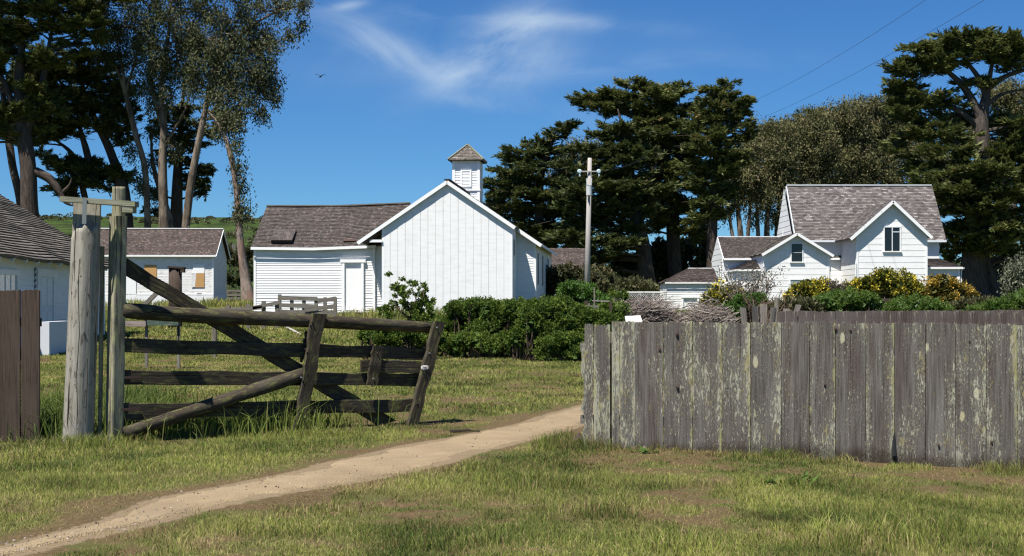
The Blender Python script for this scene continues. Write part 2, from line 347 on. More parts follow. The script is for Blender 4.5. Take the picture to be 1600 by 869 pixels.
def m_path(t, p):
    oc = t.coord(); n = t.noise(oc, 3, 5, .6); n2 = t.noise(oc, 60, 4, .75); vo = t.node('ShaderNodeTexVoronoi'); t.put(vo.inputs['Vector'], oc); vo.inputs['Scale'].default_value = 70
    c = t.mix(n, (.225, .165, .095), (.355, .275, .165)); c = t.mix(t.math('MULTIPLY', t.step(t.noise(oc, 1.1, 5, .65), .42, .66), .5), c, (.19, .14, .085)); c = t.mix(t.math('MULTIPLY', t.step(n2, .52, .7), .6), c, (.20, .15, .10))
    c = t.mix(t.math('MULTIPLY', t.step(vo.outputs['Distance'], .28, .16), .45), c, (.44, .36, .25))
    c = t.mix(t.step(t.noise(oc, 22, 3, .6), .68, .72), c, (.13, .09, .06))
    t.put(p.inputs['Base Color'], c); p.inputs['Roughness'].default_value = 1; bump(t, p, t.math('ADD', n2, vo.outputs['Distance']), .8, .012)
PATH = mat('sandy_path', m_path)
def m_grass(t, p):
    ti = t.attr('tint'); dr = t.attr('dry')
    g = t.mix(ti, (.036, .082, .012), (.295, .330, .062)); d = t.mix(ti, (.115, .066, .030), (.46, .34, .18))
    c = t.mix(dr, g, d); t.put(p.inputs['Base Color'], c); p.inputs['Roughness'].default_value = .6
    tr = t.node('ShaderNodeBsdfTranslucent'); t.l.new(c, tr.inputs[0]); mx = t.node('ShaderNodeMixShader'); mx.inputs[0].default_value = .28
    t.l.new(p.outputs[0], mx.inputs[1]); t.l.new(tr.outputs[0], mx.inputs[2]); return mx.outputs[0]
GRASS = mat('grass_blades', m_grass)
def flat(name, c, rough=.5, metal=0, spec=.4):
    def fn(t, p):
        n = t.noise(t.coord(), 6, 4); t.put(p.inputs['Base Color'], t.mix(t.math('MULTIPLY', n, .35), c, tuple(v * .6 for v in c)))
        p.inputs['Roughness'].default_value = rough; p.inputs['Metallic'].default_value = metal; p.inputs['Specular IOR Level'].default_value = spec
    return mat(name, fn)
GLASS = flat('dark_window_glass', (.012, .014, .016), .08, 0, .5)
PANE_L = flat('pale_window_glass', (.35, .42, .42), .15, 0, .5)
SCREEN = flat('black_screen_mesh', (.03, .03, .028), .6)
PLY = mat('bare_plywood', lambda t, p: (t.put(p.inputs['Base Color'], t.mix(t.noise(t.scale(t.coord(), 1, 1, 8), 4, 5, .6), (.40, .22, .08), (.55, .33, .14)))) )
METAL = flat('galvanised_metal', (.38, .40, .41), .45, .6)
TRANSF = flat('pale_transformer_paint', (.55, .57, .57), .5)
GLASSB = flat('pale_blue_insulator', (.45, .58, .60), .2)
RUST = flat('rusty_steel', (.075, .045, .035), .8, .2)
BLACK = flat('black_wire', (.02, .02, .02), .6)
BIRDM = flat('dark_feathers', (.02, .02, .02), .8)
SIGNM = flat('pale_sign_panel', (.72, .70, .66), .4)
CONC = flat('limewashed_concrete', (.66, .68, .70), .8)
# ------------------------------------------------------------------ ground and path
PATHPX = [(-260, 925, 20), (-60, 880, 15), (30, 858, 15), (110, 838, 18), (200, 816, 22), (300, 785, 34), (400, 765, 38), (500, 746, 40), (600, 725, 38), (700, 699, 30), (800, 678, 23), (870, 660, 19), (925, 643, 16), (1010, 622, 13), (1120, 603, 10), (1250, 588, 8)]
pc = [gpx(a, b) for a, b, c in PATHPX]
phw = []
for a, b, c in PATHPX:
    p0, p1 = gpx(a, b - c * .5), gpx(a, b + c * .5); phw.append((p0 - p1).length * .5 * .43)
def densify(P, Wd, n=14):
    A = np.array([tuple(p) for p in P]); out = []; wo_ = []
    for i in range(len(A) - 1):
        p0, p1, p2, p3 = A[max(i - 1, 0)], A[i], A[i + 1], A[min(i + 2, len(A) - 1)]
        for k in range(n):
            u = k / n; q = .5 * ((2 * p1) + (-p0 + p2) * u + (2 * p0 - 5 * p1 + 4 * p2 - p3) * u * u + (-p0 + 3 * p1 - 3 * p2 + p3) * u ** 3)
            out.append(q); wo_.append(Wd[i] * (1 - u) + Wd[i + 1] * u)
    return np.array(out), np.array(wo_)
PC, PW = densify(pc, phw)
def path_dist(x, y):
    "signed distance to the path's edge (negative on the path), metres"
    out = np.full(x.shape, 9.0); idx = np.where((y < 46))[0]
    for s in range(0, len(idx), 20000):
        ii = idx[s:s + 20000]; d = np.hypot(x[ii, None] - PC[None, :, 0], y[ii, None] - PC[None, :, 1]); k = d.argmin(1)
        out[ii] = d[np.arange(len(ii)), k] - PW[k]
    return out
DRYPX = [(560, 792, 250, 22, .9), (140, 790, 170, 18, .8), (250, 745, 90, 10, .5), (1200, 734, 330, 9, .7), (1450, 766, 130, 10, .8), (825, 655, 80, 9, .9), (1545, 755, 45, 7, .9), (700, 812, 130, 12, .6), (480, 852, 130, 12, .6), (780, 862, 110, 8, .8), (960, 715, 60, 10, .7), (870, 618, 60, 7, .5), (640, 700, 110, 6, .7), (60, 720, 50, 8, .5), (1110, 770, 90, 8, .5), (560, 640, 120, 6, .35), (760, 600, 130, 6, .5), (900, 790, 90, 8, .4)]
def dryness(x, y):
    d = fbm(x * .75 + 4, y * .5 + 2, 4); v = sstep(d, .47, .64)
    f = fbm(x * 2.3, y * 1.8 + 7, 3); f9 = fbm(x * 6.1, y * 4.7 + 3, 3); v = np.clip(v * (.15 + 1.0 * sstep(f, .40, .60)) * (.45 + 1.0 * sstep(f9, .35, .6)), 0, 1)
    pd = path_dist(x.ravel(), y.ravel()).reshape(x.shape)
    near = 1 - sstep(pd, .0, .75); v = np.maximum(v, near * sstep(f + .3 * near, .40, .58))
    for cx_, cy_, rx_, ry_, am in DRYPX:
        c_ = gpx(cx_, cy_); c2 = gpx(cx_, cy_ + ry_); c3 = gpx(cx_ + rx_, cy_); rxx, ryy = abs(c3.x - c_.x), abs(c2.y - c_.y); v = np.clip(v + am * np.exp(-(((x - c_.x) / rxx) ** 2 + ((y - c_.y) / ryy) ** 2)) * (.35 + 1.1 * sstep(f9, .36, .60)), 0, 1)
    green = .6 * np.exp(-((x - 2.8) ** 2 / 3 + (y - 8.9) ** 2 / 1.2)) + np.exp(-((x + 4.6) ** 2 / 1.5 + (y - 14) ** 2 / 3)); v = np.clip(v - .8 * green, 0, 1)
    return v
xs = np.concatenate([-np.geomspace(1500, 14, 46), np.arange(-13.8, 13.9, .13), np.geomspace(14, 1500, 46)])
ys = np.concatenate([np.linspace(-60, 4, 6), np.arange(5, 24, .12), np.arange(24, 40, .3), np.geomspace(40, 3000, 90)])
X, Y = np.meshgrid(xs, ys); Z = gz(X, Y); ny, nx = X.shape
me = bpy.data.meshes.new('ground'); V3 = np.stack([X, Y, Z], -1).reshape(-1, 3)
me.vertices.add(len(V3)); me.vertices.foreach_set('co', V3.astype(np.float32).ravel())
ii = np.arange(ny * nx).reshape(ny, nx); q = np.stack([ii[:-1, :-1], ii[:-1, 1:], ii[1:, 1:], ii[1:, :-1]], -1).reshape(-1, 4)
me.loops.add(q.size); me.loops.foreach_set('vertex_index', q.ravel().astype(np.int32)); me.polygons.add(len(q)); me.polygons.foreach_set('loop_start', np.arange(0, q.size, 4, dtype=np.int32))
try: me.polygons.foreach_set('loop_total', np.full(len(q), 4, dtype=np.int32))
except Exception: pass
me.polygons.foreach_set('use_smooth', [True] * len(q))
a = me.attributes.new('dry', 'FLOAT', 'POINT'); a.data.foreach_set('value', dryness(X, Y).astype(np.float32).ravel())
a = me.attributes.new('sand', 'FLOAT', 'POINT'); a.data.foreach_set('value', (1 - sstep(path_dist(X.ravel(), Y.ravel()), -.02, .24)).astype(np.float32))
a = me.attributes.new('hill', 'FLOAT', 'POINT'); a.data.foreach_set('value', sstep(Y, 118, 150).astype(np.float32).ravel())
me.materials.append(GROUND); me.update(); me.validate()
go = bpy.data.objects.new('ground', me); col.objects.link(go); tag(go, kind='structure')

mb = MB(); n = len(PC); L_ = []; 
dirs = np.gradient(PC[:, :2], axis=0); dirs /= np.linalg.norm(dirs, axis=1)[:, None]; nrm = np.stack([-dirs[:, 1], dirs[:, 0]], 1)
for i in range(n):
    j1, j2 = [PW[i] * (1 + .45 * (fbm(np.array([i * .5]), np.array([q_]), 5)[0] - .5) * 2) for q_ in (3., 33.)]
    row = []
    for k in range(9):
        s_ = -j1 + (j1 + j2) * k / 8; x, y = PC[i, 0] + nrm[i, 0] * s_, PC[i, 1] + nrm[i, 1] * s_
        row.append((x, y, G(x, y) + (.022 if 0 < k < 8 else -.03) - .010 * math.sin(k / 8 * math.pi)))
    L_.append(row)
for i in range(n - 1):
    for k in range(8): mb.face([L_[i][k + 1], L_[i][k], L_[i + 1][k], L_[i + 1][k + 1]])
po = mb.build('path', PATH, smooth=True); tag(po, kind='structure')

# ------------------------------------------------------------------ building kit
class Fr:
    "local frame of a building: origin seen at column px at distance D, x along its front, y away"
    def __init__(s, px, D, z, yaw): s.x0 = (px - CX) / FPX * D; s.y0 = D; s.z0 = z; s.a = R(yaw)
    def P(s, px, py, yl):
        u = (px - CX) / FPX; v = (HY - py) / FPX; c, k = math.cos(s.a), math.sin(s.a)
        t_ = (yl - s.x0 * k + s.y0 * c) / (c - u * k); X_, Y_ = u * t_, t_
        return ((X_ - s.x0) * c + (Y_ - s.y0) * k, EYE + v * t_ - s.z0)
    def Y(s, px, py, xl):
        u = (px - CX) / FPX; v = (HY - py) / FPX; c, k = math.cos(s.a), math.sin(s.a)
        t_ = (xl + s.x0 * c + s.y0 * k) / (u * c + k); X_, Y_ = u * t_, t_
        return (-(X_ - s.x0) * k + (Y_ - s.y0) * c, EYE + v * t_ - s.z0)
    def root(s, name, label, cat): return empty(name, (s.x0, s.y0, s.z0), s.a, label, cat)
def xrange_at(poly, z):
    lo, hi = 1e9, -1e9
    for i in range(len(poly)):
        (s0, z0), (s1, z1) = poly[i], poly[(i + 1) % len(poly)]
        if abs(z1 - z0) < 1e-9:
            if abs(z - z0) < 1e-6: lo = min(lo, s0, s1); hi = max(hi, s0, s1)
        elif min(z0, z1) - 1e-6 <= z <= max(z0, z1) + 1e-6:
            q_ = s0 + (s1 - s0) * (z - z0) / (z1 - z0); lo = min(lo, q_); hi = max(hi, q_)
    return lo, hi
def siding(mb, A, B, poly, sp=.12, t_=.018, wav=.006):
    A = Vector((*A, 0)); B = Vector((*B, 0)); u = (B - A).normalized(); n_ = Vector((u.y, -u.x, 0))
    zmin = min(p[1] for p in poly); zmax = max(p[1] for p in poly); k = int((zmax - zmin) / sp) + 2
    courses = [zmin + i * sp for i in range(k)]
    ph = random.random() * 9
    for i in range(k - 1):
        z0, z1 = courses[i], min(courses[i + 1], zmax)
        if z0 >= zmax - 1e-4: break
        zs = sorted({z0, z1} | {p[1] for p in poly if z0 + 1e-4 < p[1] < z1 - 1e-4})
        dz = random.uniform(-wav, wav) if i else 0; tt = t_ * random.uniform(.85, 1.15)
        for za, zb in zip(zs[:-1], zs[1:]):
            a0, a1 = xrange_at(poly, za + 1e-5); b0, b1 = xrange_at(poly, zb - 1e-5)
            oa = tt * (1 - (za - z0) / sp); ob = tt * (1 - (zb - z0) / sp)
            P_ = lambda s_, z_, o_: A + u * s_ + n_ * o_ + Vector((0, 0, z_))
            mb.face([P_(a0, za + (dz if za == z0 else 0), oa), P_(a1, za + (dz * .5 if za == z0 else 0), oa), P_(b1, zb, ob), P_(b0, zb, ob)])
            if za == z0 and i: mb.face([P_(a0, za + dz, oa), P_(a0, za + .004, 0), P_(a1, za + .004, 0), P_(a1, za + dz * .5, oa)])
def vboards(mb, A, B, poly, sp=.35):
    A = Vector((*A, 0)); B = Vector((*B, 0)); u = (B - A).normalized(); n_ = Vector((u.y, -u.x, 0)); zmin = min(p[1] for p in poly)
    s0, s1 = xrange_at(poly, zmin + 1e-4); k = max(1, round((s1 - s0) / sp)); st = (s1 - s0) / k
    def ztop(s_):
        hi = -1e9
        for i in range(len(poly)):
            (a0, z0), (a1, z1) = poly[i], poly[(i + 1) % len(poly)]
            if abs(a1 - a0) > 1e-9 and min(a0, a1) - 1e-6 <= s_ <= max(a0, a1) + 1e-6: hi = max(hi, z0 + (z1 - z0) * (s_ - a0) / (a1 - a0))
        return hi
    P_ = lambda s_, z_, o_: A + u * s_ + n_ * o_ + Vector((0, 0, z_))
    apex = max(poly, key=lambda p: p[1])[0]
    for i in range(k):
        a0, a1 = s0 + i * st + .008, s0 + (i + 1) * st - .008; o_ = .022 + random.uniform(-.005, .006)
        ss = [a0] + ([apex] if a0 < apex < a1 else []) + [a1]
        top = [P_(s_, ztop(s_), o_) for s_ in ss]
        mb.face([P_(a0, zmin, o_), P_(a1, zmin, o_)] + top[::-1])
        for s_, sg in ((a0, 1), (a1, -1)):
            q_ = [P_(s_, zmin, o_), P_(s_, ztop(s_), o_), P_(s_, ztop(s_), 0), P_(s_, zmin, 0)]; mb.face(q_ if sg > 0 else q_[::-1])
    mb.face([P_(*p, 0) for p in poly])
def roofplane(mb, a, b, c, d, sp=.14, ht=.14, lift=.022, th=.07, sag=0, seg=10, rough=.008, wav=.02):
    a, b, c, d = map(Vector, (a, b, c, d)); nn = (b - a).cross(d - a).normalized()
    if nn.z < 0: nn = -nn
    ls = max((d - a).length, (c - b).length); k = max(2, round(ls / sp)); lenu = max((b - a).length, (c - d).length); u0 = random.random() * 20
    wv = [[random.uniform(-1, 1) * wav * (0 if j in (0, seg) else 1) for j in range(seg + 1)] for _ in range(4)]
    def pt(s_, t_, o_):
        l = a.lerp(d, t_); r = b.lerp(c, t_); p = l.lerp(r, s_)
        z = -sag * 4 * s_ * (1 - s_); j = s_ * seg; j0 = min(int(j), seg - 1); f = j - j0; tt = t_ * 3; t0 = min(int(tt), 2); g = tt - t0
        z += (wv[t0][j0] * (1 - f) + wv[t0][j0 + 1] * f) * (1 - g) + (wv[t0 + 1][j0] * (1 - f) + wv[t0 + 1][j0 + 1] * f) * g
        return p + nn * o_ + Vector((0, 0, z))
    for i in range(k):
        t0, t1 = i / k, (i + 1) / k; jit = [random.uniform(-rough, rough) for _ in range(seg + 1)]
        for j in range(seg):
            s0, s1 = j / seg, (j + 1) / seg; uu = (u0 + s0 * lenu, u0 + s1 * lenu)
            mb.face([pt(s0, t0, lift + jit[j]), pt(s1, t0, lift + jit[j + 1]), pt(s1, t1, 0), pt(s0, t1, 0)], [(uu[0], i * ht + .01), (uu[1], i * ht + .01), (uu[1], (i + 1) * ht - .01), (uu[0], (i + 1) * ht - .01)])
            lo = -.0 if i else -th
            mb.face([pt(s0, t0, lo), pt(s1, t0, lo), pt(s1, t0, lift + jit[j + 1]), pt(s0, t0, lift + jit[j])], [(uu[0], 0), (uu[1], 0), (uu[1], .03), (uu[0], .03)])
    for j in range(seg):
        s0, s1 = j / seg, (j + 1) / seg
        mb.face([pt(s0, 0, -th), pt(s0, 1, -th), pt(s1, 1, -th), pt(s1, 0, -th)])
        mb.face([pt(s0, 1, -th), pt(s0, 1, 0), pt(s1, 1, 0), pt(s1, 1, -th)])
    mb.face([pt(0, 0, -th), pt(0, 0, lift), pt(0, 1, 0), pt(0, 1, -th)]); mb.face([pt(1, 0, -th), pt(1, 1, -th), pt(1, 1, 0), pt(1, 0, lift)])
def win(parent, A, u, w_, z0, z1, fr=.09, proud=.05, pane=GLASS, mull=(0, 0), sill=True, frame=TRIM, name='window', label=None, panelift=.026):
    "window standing at A (x,y) centre on a wall running along unit vector u"
    u = Vector((*u, 0)); n_ = Vector((u.y, -u.x, 0)); A = Vector((*A, 0))
    def bx(mb_, s0, s1, za, zb, o0, o1):
        q_ = [A + u * s + n_ * o + Vector((0, 0, z)) for z in (za, zb) for s, o in ((s0, o1), (s1, o1), (s1, o0), (s0, o0))]
        mb_.hexa(q_)
    pm = MB(); bx(pm, -w_ / 2, w_ / 2, z0, z1, 0, panelift); po_ = pm.build(name, pane, parent)
    if label: po_['label'] = label
    if fr:
        fm = MB(); bx(fm, -w_ / 2 - fr, -w_ / 2, z0, z1, 0, proud); bx(fm, w_ / 2, w_ / 2 + fr, z0, z1, 0, proud)
        bx(fm, -w_ / 2 - fr, w_ / 2 + fr, z1, z1 + fr * 1.3, 0, proud + .01)
        mx_, my_ = mull
        for i in range(mx_): s_ = -w_ / 2 + w_ * (i + 1) / (mx_ + 1); bx(fm, s_ - .009, s_ + .009, z0, z1, panelift, panelift + .015)
        for i in range(my_): z_ = z0 + (z1 - z0) * (i + 1) / (my_ + 1); bx(fm, -w_ / 2, w_ / 2, z_ - .009, z_ + .009, panelift + .002, panelift + .017)
        fm.build('frame', frame, po_)
        if sill: sm = MB(); bx(sm, -w_ / 2 - fr - .05, w_ / 2 + fr + .05, z0 - .06, z0, 0, proud + .05); sm.build('sill', frame, po_)
    return po_
def corner(mb, x, y, z0, z1, w_=.11, o=.032):
    mb.box(x - w_ / 2, x + w_ / 2, y - w_ / 2, y + w_ / 2, z0, z1)
def rake(mb, a, b, w_=.17, th=.035, nrm_=(0, -1, 0)):
    "board along a roof edge"
    mb.bar(Vector(a) - Vector((0, 0, w_ * .35)), Vector(b) - Vector((0, 0, w_ * .35)), th, w_, up=(0, 0, 1))

# ------------------------------------------------------------------ the school house
F = Fr(698, 65, .88, -4.76)
S = F.root('school_house', 'white school house with vertical boarded gable, long left wing and small square cupola', 'school house')
xa, _ = F.P(598, 475, 0); xb, _ = F.P(799.5, 475, 0); xr, zr = F.P(697.5, 281, -.35)
slope = .66
xe_l, ze_l = F.P(557.5, 377, -.35); slL = (zr - ze_l) / (xr - xe_l)
xe_f, ze_f = F.P(804, 353, -.35); slR = (zr - ze_f) / (xe_f - xr)
zt = lambda x, off=0: (zr - .10 - off) - (slL * (xr - x) if x < xr else slR * (x - xr))
m = MB(); vboards(m, (xa, 0), (xb, 0), [(0, -.1), (xb - xa, -.1), (xb - xa, zt(xb, .02)), (xr - xa, zt(xr, .02)), (0, zt(xa, .02))], .35)
m.build('front_wall', WHITE, S)['label'] = 'smooth white vertical board gable wall'
YM = 2.6; YB = YM + 13.2
xR, _ = F.P(836.5, 430, YM); xL, _ = F.P(585, 430, YM)
xLm = xL - .15
m = MB(); siding(m, (xb, 0), (xb, YM), [(0, -.1), (YM, -.1), (YM, zt(xb, .03)), (0, zt(xb, .03))])
siding(m, (xb, YM), (xR, YM), [(0, -.1), (xR - xb, -.1), (xR - xb, zt(xR, .03)), (0, zt(xb, .03))])
siding(m, (xR, YM), (xR, YB), [(0, -.1), (YB - YM, -.1), (YB - YM, zt(xR, .03)), (0, zt(xR, .03))])
siding(m, (xR, YB), (xLm, YB), [(0, -.1), (xR - xLm, -.1), (xR - xLm, zt(xLm, .03)), (xR - xr, zt(xr, .03)), (0, zt(xR, .03))])
siding(m, (xLm, YB), (xLm, YM), [(0, -.1), (YB - YM, -.1), (YB - YM, zt(xLm, .03)), (0, zt(xLm, .03))])
siding(m, (xLm, YM), (xa, YM), [(0, -.1), (xa - xLm, -.1), (xa - xLm, zt(xa, .03)), (0, zt(xLm, .03))])
siding(m, (xa, YM), (xa, 0), [(0, -.1), (YM, -.1), (YM, zt(xa, .03)), (0, zt(xa, .03))])
m.build('side_wall', WHITE, S)
for cx_, cy_ in ((xb - .02, .03), (xa + .02, .03), (xR - .02, YM + .03), (xR - .02, YB - .03)): m = MB(); corner(m, cx_, cy_, -.1, zt(cx_, .05)); m.build('corner_trim', TRIM, S)
xeR, zeR0 = F.P(845.8, 383, YM - .35); yF = -.14
ztop = lambda x: zr - (slL * (xr - x) if x < xr else slR * (x - xr))
m = MB(); roofplane(m, (xe_l, yF, ztop(xe_l)), (xe_l, YB + .3, ztop(xe_l)), (xr, YB + .3, zr), (xr, yF, zr))
roofplane(m, (xe_f, YM - .35, ztop(xe_f)), (xe_f, yF, ztop(xe_f)), (xr, yF, zr), (xr, YM - .35, zr))
roofplane(m, (xeR, YB + .3, ztop(xeR)), (xeR, YM - .35, ztop(xeR)), (xr, YM - .35, zr), (xr, YB + .3, zr))
m.build('roof', SH_GREY, S)
m = MB()
for p, q_, y in ((xe_l, xr, yF), (xe_f, xr, yF), (xeR, xe_f - .05, YM - .35)):
    rake(m, (p, y - .02, ztop(p) - .03), (q_, y - .02, ztop(q_) - .03), .16)
m.bar((xeR + .02, YM - .35, ztop(xeR) - .06), (xeR + .02, YB + .3, ztop(xeR) - .06), .03, .12)
m.bar((xe_l - .02, yF, ztop(xe_l) - .06), (xe_l - .02, YB, ztop(xe_l) - .06), .03, .10)
m.bar((xe_l + .55, -.08, zt(xe_l) + .12), (xa, -.08, zt(xe_l) + .12), .05, .12)
m.build('rake_board', TRIM, S)
m = MB(); m.bar((xr, yF, zr + .03), (xr, YB + .3, zr + .03), .26, .06); m.build('ridge_cap', SH_GREY, S)
uR = (0., 1.)
for px_, pt_, pb_ in ((839.9, 395.6, 444.3), (847.2, 399.4, 446.6), (855.6, 405.0, 448.6)):
    yl, z1_ = F.Y(px_, pt_, xR); _, z0_ = F.Y(px_, pb_, xR)
    win(S, (xR, yl), (0, 1), 1.0, z0_, z1_, .10, .034, mull=(0, 0), pane=SCREEN, sill=False)
yl, z1_ = F.Y(802.3, 374, xb); _, z0_ = F.Y(802.3, 399, xb); win(S, (xb, yl), (0, 1), .7, z0_, z1_, .08, .034, mull=(0, 0), pane=SCREEN, sill=False)
# left wing
YW = 2.5; wx0, _ = F.P(397.5, 430, YW); wx1, _ = F.P(585.5, 430, YW)
rx0, rz0 = F.P(417, 322.5, YW + 3.0); rx1, rz1 = F.P(640, 318, YW + 3.0)
ex0, ez0 = F.P(392, 387.5, YW - .22); ex1, ez1 = F.P(586, 385, YW - .22); YWB = YW + 6.0
m = MB(); siding(m, (wx0, YW), (wx1, YW), [(0, .28), (wx1 - wx0, .34), (wx1 - wx0, ez1 - .02), (0, ez0 - .04)], .122, .02, .01)
siding(m, (wx0, YWB), (wx0, YW), [(0, .0), (6, .0), (6, ez0 - .02), (3, rz0 - .08), (0, ez0 - .02)], .122, .02)
siding(m, (wx1, YW), (wx1, YM), [(0, -.1), (YM - YW, -.1), (YM - YW, ez1), (0, ez1)], .122, .02)
siding(m, (xLm, YWB), (wx0, YWB), [(0, 0), (xLm - wx0, 0), (xLm - wx0, ez0), (0, ez0)], .122, .02)
m.build('wing_wall', WHITE, S)
m = MB(); m.box(wx0 + .02, wx1 - .02, YW + .03, YWB - .05, -.3, .30); m.box(xa, xb, .04, YM, -.4, -.06); m.box(xLm + .02, xR - .03, YM + .05, YB - .05, -.4, -.06); m.build('foundation', WHITE_DIM, S)
m = MB(); corner(m, wx0 + .03, YW + .01, .26, ez0 - .02); m.build('corner_trim', TRIM, S); m = MB(); corner(m, wx1 - .03, YW + .01, .30, ez1 - .02); m.build('corner_trim', TRIM, S); m = MB()
m.box(wx0, wx1 + .02, YW - .05, YW + .02, .22, .29); m.build('sill_board', TRIM, S)
m = MB(); roofplane(m, (ex0, YW - .22, ez0 + .05), (ex1 + .25, YW - .22, ez1 + .06), (rx1 + .3, YW + 3, rz1), (rx0, YW + 3, rz0), sag=.07, wav=.03)
roofplane(m, (xLm + .4, YWB + .22, ez1), (ex0, YWB + .22, ez0), (rx0, YW + 3, rz0), (rx1 + .3, YW + 3, rz1), sag=.05)
m.build('wing_roof', SH_BROWN, S)
m = MB(); m.bar((ex0, YW - .25, ez0 - .02), ((ex0 + ex1) / 2, YW - .25, (ez0 + ez1) / 2 - .09), .03, .13); m.bar(((ex0 + ex1) / 2, YW - .25, (ez0 + ez1) / 2 - .09), (ex1 + .05, YW - .25, ez1 - .01), .03, .13)
m.build('eave_board', TRIM, S)
m = MB(); m.bar((rx0, YW + 3, rz0 + .03), ((rx0 + rx1) / 2, YW + 3, (rz0 + rz1) / 2 - .04), .22, .06); m.bar(((rx0 + rx1) / 2, YW + 3, (rz0 + rz1) / 2 - .04), (rx1, YW + 3, rz1 + .03), .22, .06)
m.build('ridge_board', GREYW, S)
sl3 = (rz0 - ez0) / 3.22
def onwing(px, py):  # point of the wing's front roof slope
    yl = YW
    for _ in range(30): x_, z_ = F.P(px, py, yl); yl = YW - .22 + (z_ - ez0 - .05) / sl3
    return Vector((x_, yl, z_))
hm = MB(); cs_ = [onwing(424, 381), onwing(457, 381), onwing(463.5, 361), onwing(430, 361)]; up_ = Vector((0, -.45, .75)).normalized()
hm.hexa([c_ + up_ * .03 for c_ in cs_] + [cs_[0] + up_ * .2, cs_[1] + up_ * .2, cs_[2] + up_ * .1, cs_[3] + up_ * .1], [(0, 0), (1.2, 0), (1.2, .9), (0, .9)] * 2); hm.build('roof_hatch', SH_BROWN, S)
hm = MB(); cs_ = [onwing(537, 379), onwing(556, 379), onwing(556, 376), onwing(537, 376)]; hm.hexa([c_ + up_ * .02 for c_ in cs_] + [c_ + up_ * .09 for c_ in cs_]); hm.build('roof_patch', RUST, S)
# big plain door of the wing
dx0, dz0 = F.P(539, 476, YW); dx1, dz1 = F.P(565, 411, YW)
def bxl(name, m_, par, x0, x1, y0, y1, z0, z1):
    q_ = MB(); q_.box(x0, x1, y0, y1, z0, z1); return q_.build(name, m_, par)
do_ = bxl('door', TRIM, S, dx0, dx1, YW - .03, YW + .02, .32, dz1)
fm = MB(); fm.box(dx0 - .13, dx0, YW - .13, YW, .30, dz1 + .02); fm.box(dx1, dx1 + .12, YW - .13, YW, .30, dz1 + .02); fm.box(dx0 - .2, dx1 + .22, YW - .15, YW, dz1 + .02, dz1 + .17); fm.box(dx0 - .2, dx1 + .2, YW - .14, YW, .22, .30); fm.build('frame', TRIM, do_)
# cupola
D_ = 73.0; cy = 8.0; cxl, _ = F.P(708, 280, cy); cxr, _ = F.P(748.7, 280, cy); cw = cxr - cxl; cxm = (cxl + cxr) / 2
_, cz1 = F.P(728, 251, cy); _, cz0 = F.P(728, 297, cy); _, czap = F.P(729, 226.5, cy + cw / 2)
def boxsiding(mb_, x0, x1, y0, y1, z0, z1, sp=.14):
    for A_, B_ in (((x0, y0), (x1, y0)), ((x1, y0), (x1, y1)), ((x1, y1), (x0, y1)), ((x0, y1), (x0, y0))):
        ln = math.hypot(B_[0] - A_[0], B_[1] - A_[1]); siding(mb_, A_, B_, [(0, z0), (ln, z0), (ln, z1), (0, z1)], sp)
cu = MB(); boxsiding(cu, cxl, cxr, cy, cy + cw, cz0 - 1.6, cz1); cup = cu.build('cupola', WHITE, S)
m = MB()
for x in (cxl + .03, cxr - .03):
    for y in (cy + .03, cy + cw - .03): q_ = MB(); q_.box(x - .07, x + .07, y - .07, y + .07, cz0 - 1.5, cz1); q_.build('corner_trim', TRIM, cup)
m.box(cxl - .07, cxr + .07, cy - .07, cy + cw + .07, cz0 - .04, cz0 + .03); m.build('base_ledge', TRIM, cup)
e_ = .24; m = MB(); C4 = [(cxl - e_, cy - e_), (cxr + e_, cy - e_), (cxr + e_, cy + cw + e_), (cxl - e_, cy + cw + e_)]; ap = Vector((cxm, cy + cw / 2, czap))
for i in range(4):
    p, q_ = C4[i], C4[(i + 1) % 4]; roofplane(m, (*p, cz1 + .02), (*q_, cz1 + .02), ap, ap, sp=.15, ht=.13, seg=6, wav=.006)
m.build('cupola_roof', SH_PALE, cup)
m = MB()
for p in C4: m.bar((*p, cz1 + .06), ap + Vector((0, 0, .04)), .10, .04)
m.build('hip_board', BEAMW, cup)
lw = MB(); lz0 = cz0 + .22; lz1 = cz0 + .95; lx0, lx1 = cxm - .2, cxm + .2
for i in range(10): z = lz0 + (lz1 - lz0) * i / 10; lw.face([(lx0, cy - .055, z), (lx1, cy - .055, z), (lx1, cy - .03, z + .07), (lx0, cy - .03, z + .07)])
lw.box(lx0 - .08, lx0, cy - .07, cy, lz0 - .05, lz1 + .08); lw.box(lx1, lx1 + .08, cy - .07, cy, lz0 - .05, lz1 + .08); lw.box(lx0, lx1, cy - .07, cy, lz1, lz1 + .08); lw.box(lx0, lx1, cy - .07, cy, lz0 - .06, lz0)
lw.build('louvre', TRIM, cup)

# ------------------------------------------------------------------ small boarded-up cottage at left
F = Fr(333, 89, 1.45, 1.9)
S = F.root('boarded_cottage', 'small white clapboard house with bare plywood over its windows, below the tall trees', 'house')
CL = -7.6; CDp = 5.0; ze = F.P(333, 398.5, 0)[1]; zrg = F.P(345, 358, CDp / 2)[1]
m = MB()
siding(m, (CL, 0), (0, 0), [(0, .0), (-CL, .0), (-CL, ze), (0, ze)], .125, .018, .012); siding(m, (0, 0), (0, CDp), [(0, 0), (CDp, 0), (CDp, ze), (CDp / 2, zrg - .1), (0, ze)], .125)
siding(m, (0, CDp), (CL, CDp), [(0, 0), (-CL, 0), (-CL, ze), (0, ze)], .125); siding(m, (CL, CDp), (CL, 0), [(0, 0), (CDp, 0), (CDp, ze), (CDp / 2, zrg - .1), (0, ze)], .125)
m.build('wall', WHITE_OLD, S)
m = MB(); m.box(CL, .03, -.05, CDp, -.3, .62); m.build('skirting', WHITE, S)
m = MB(); corner(m, -.02, .02, .6, ze); m.box(CL, .0, -.06, .0, .62, .67); m.build('corner_trim', TRIM, S)
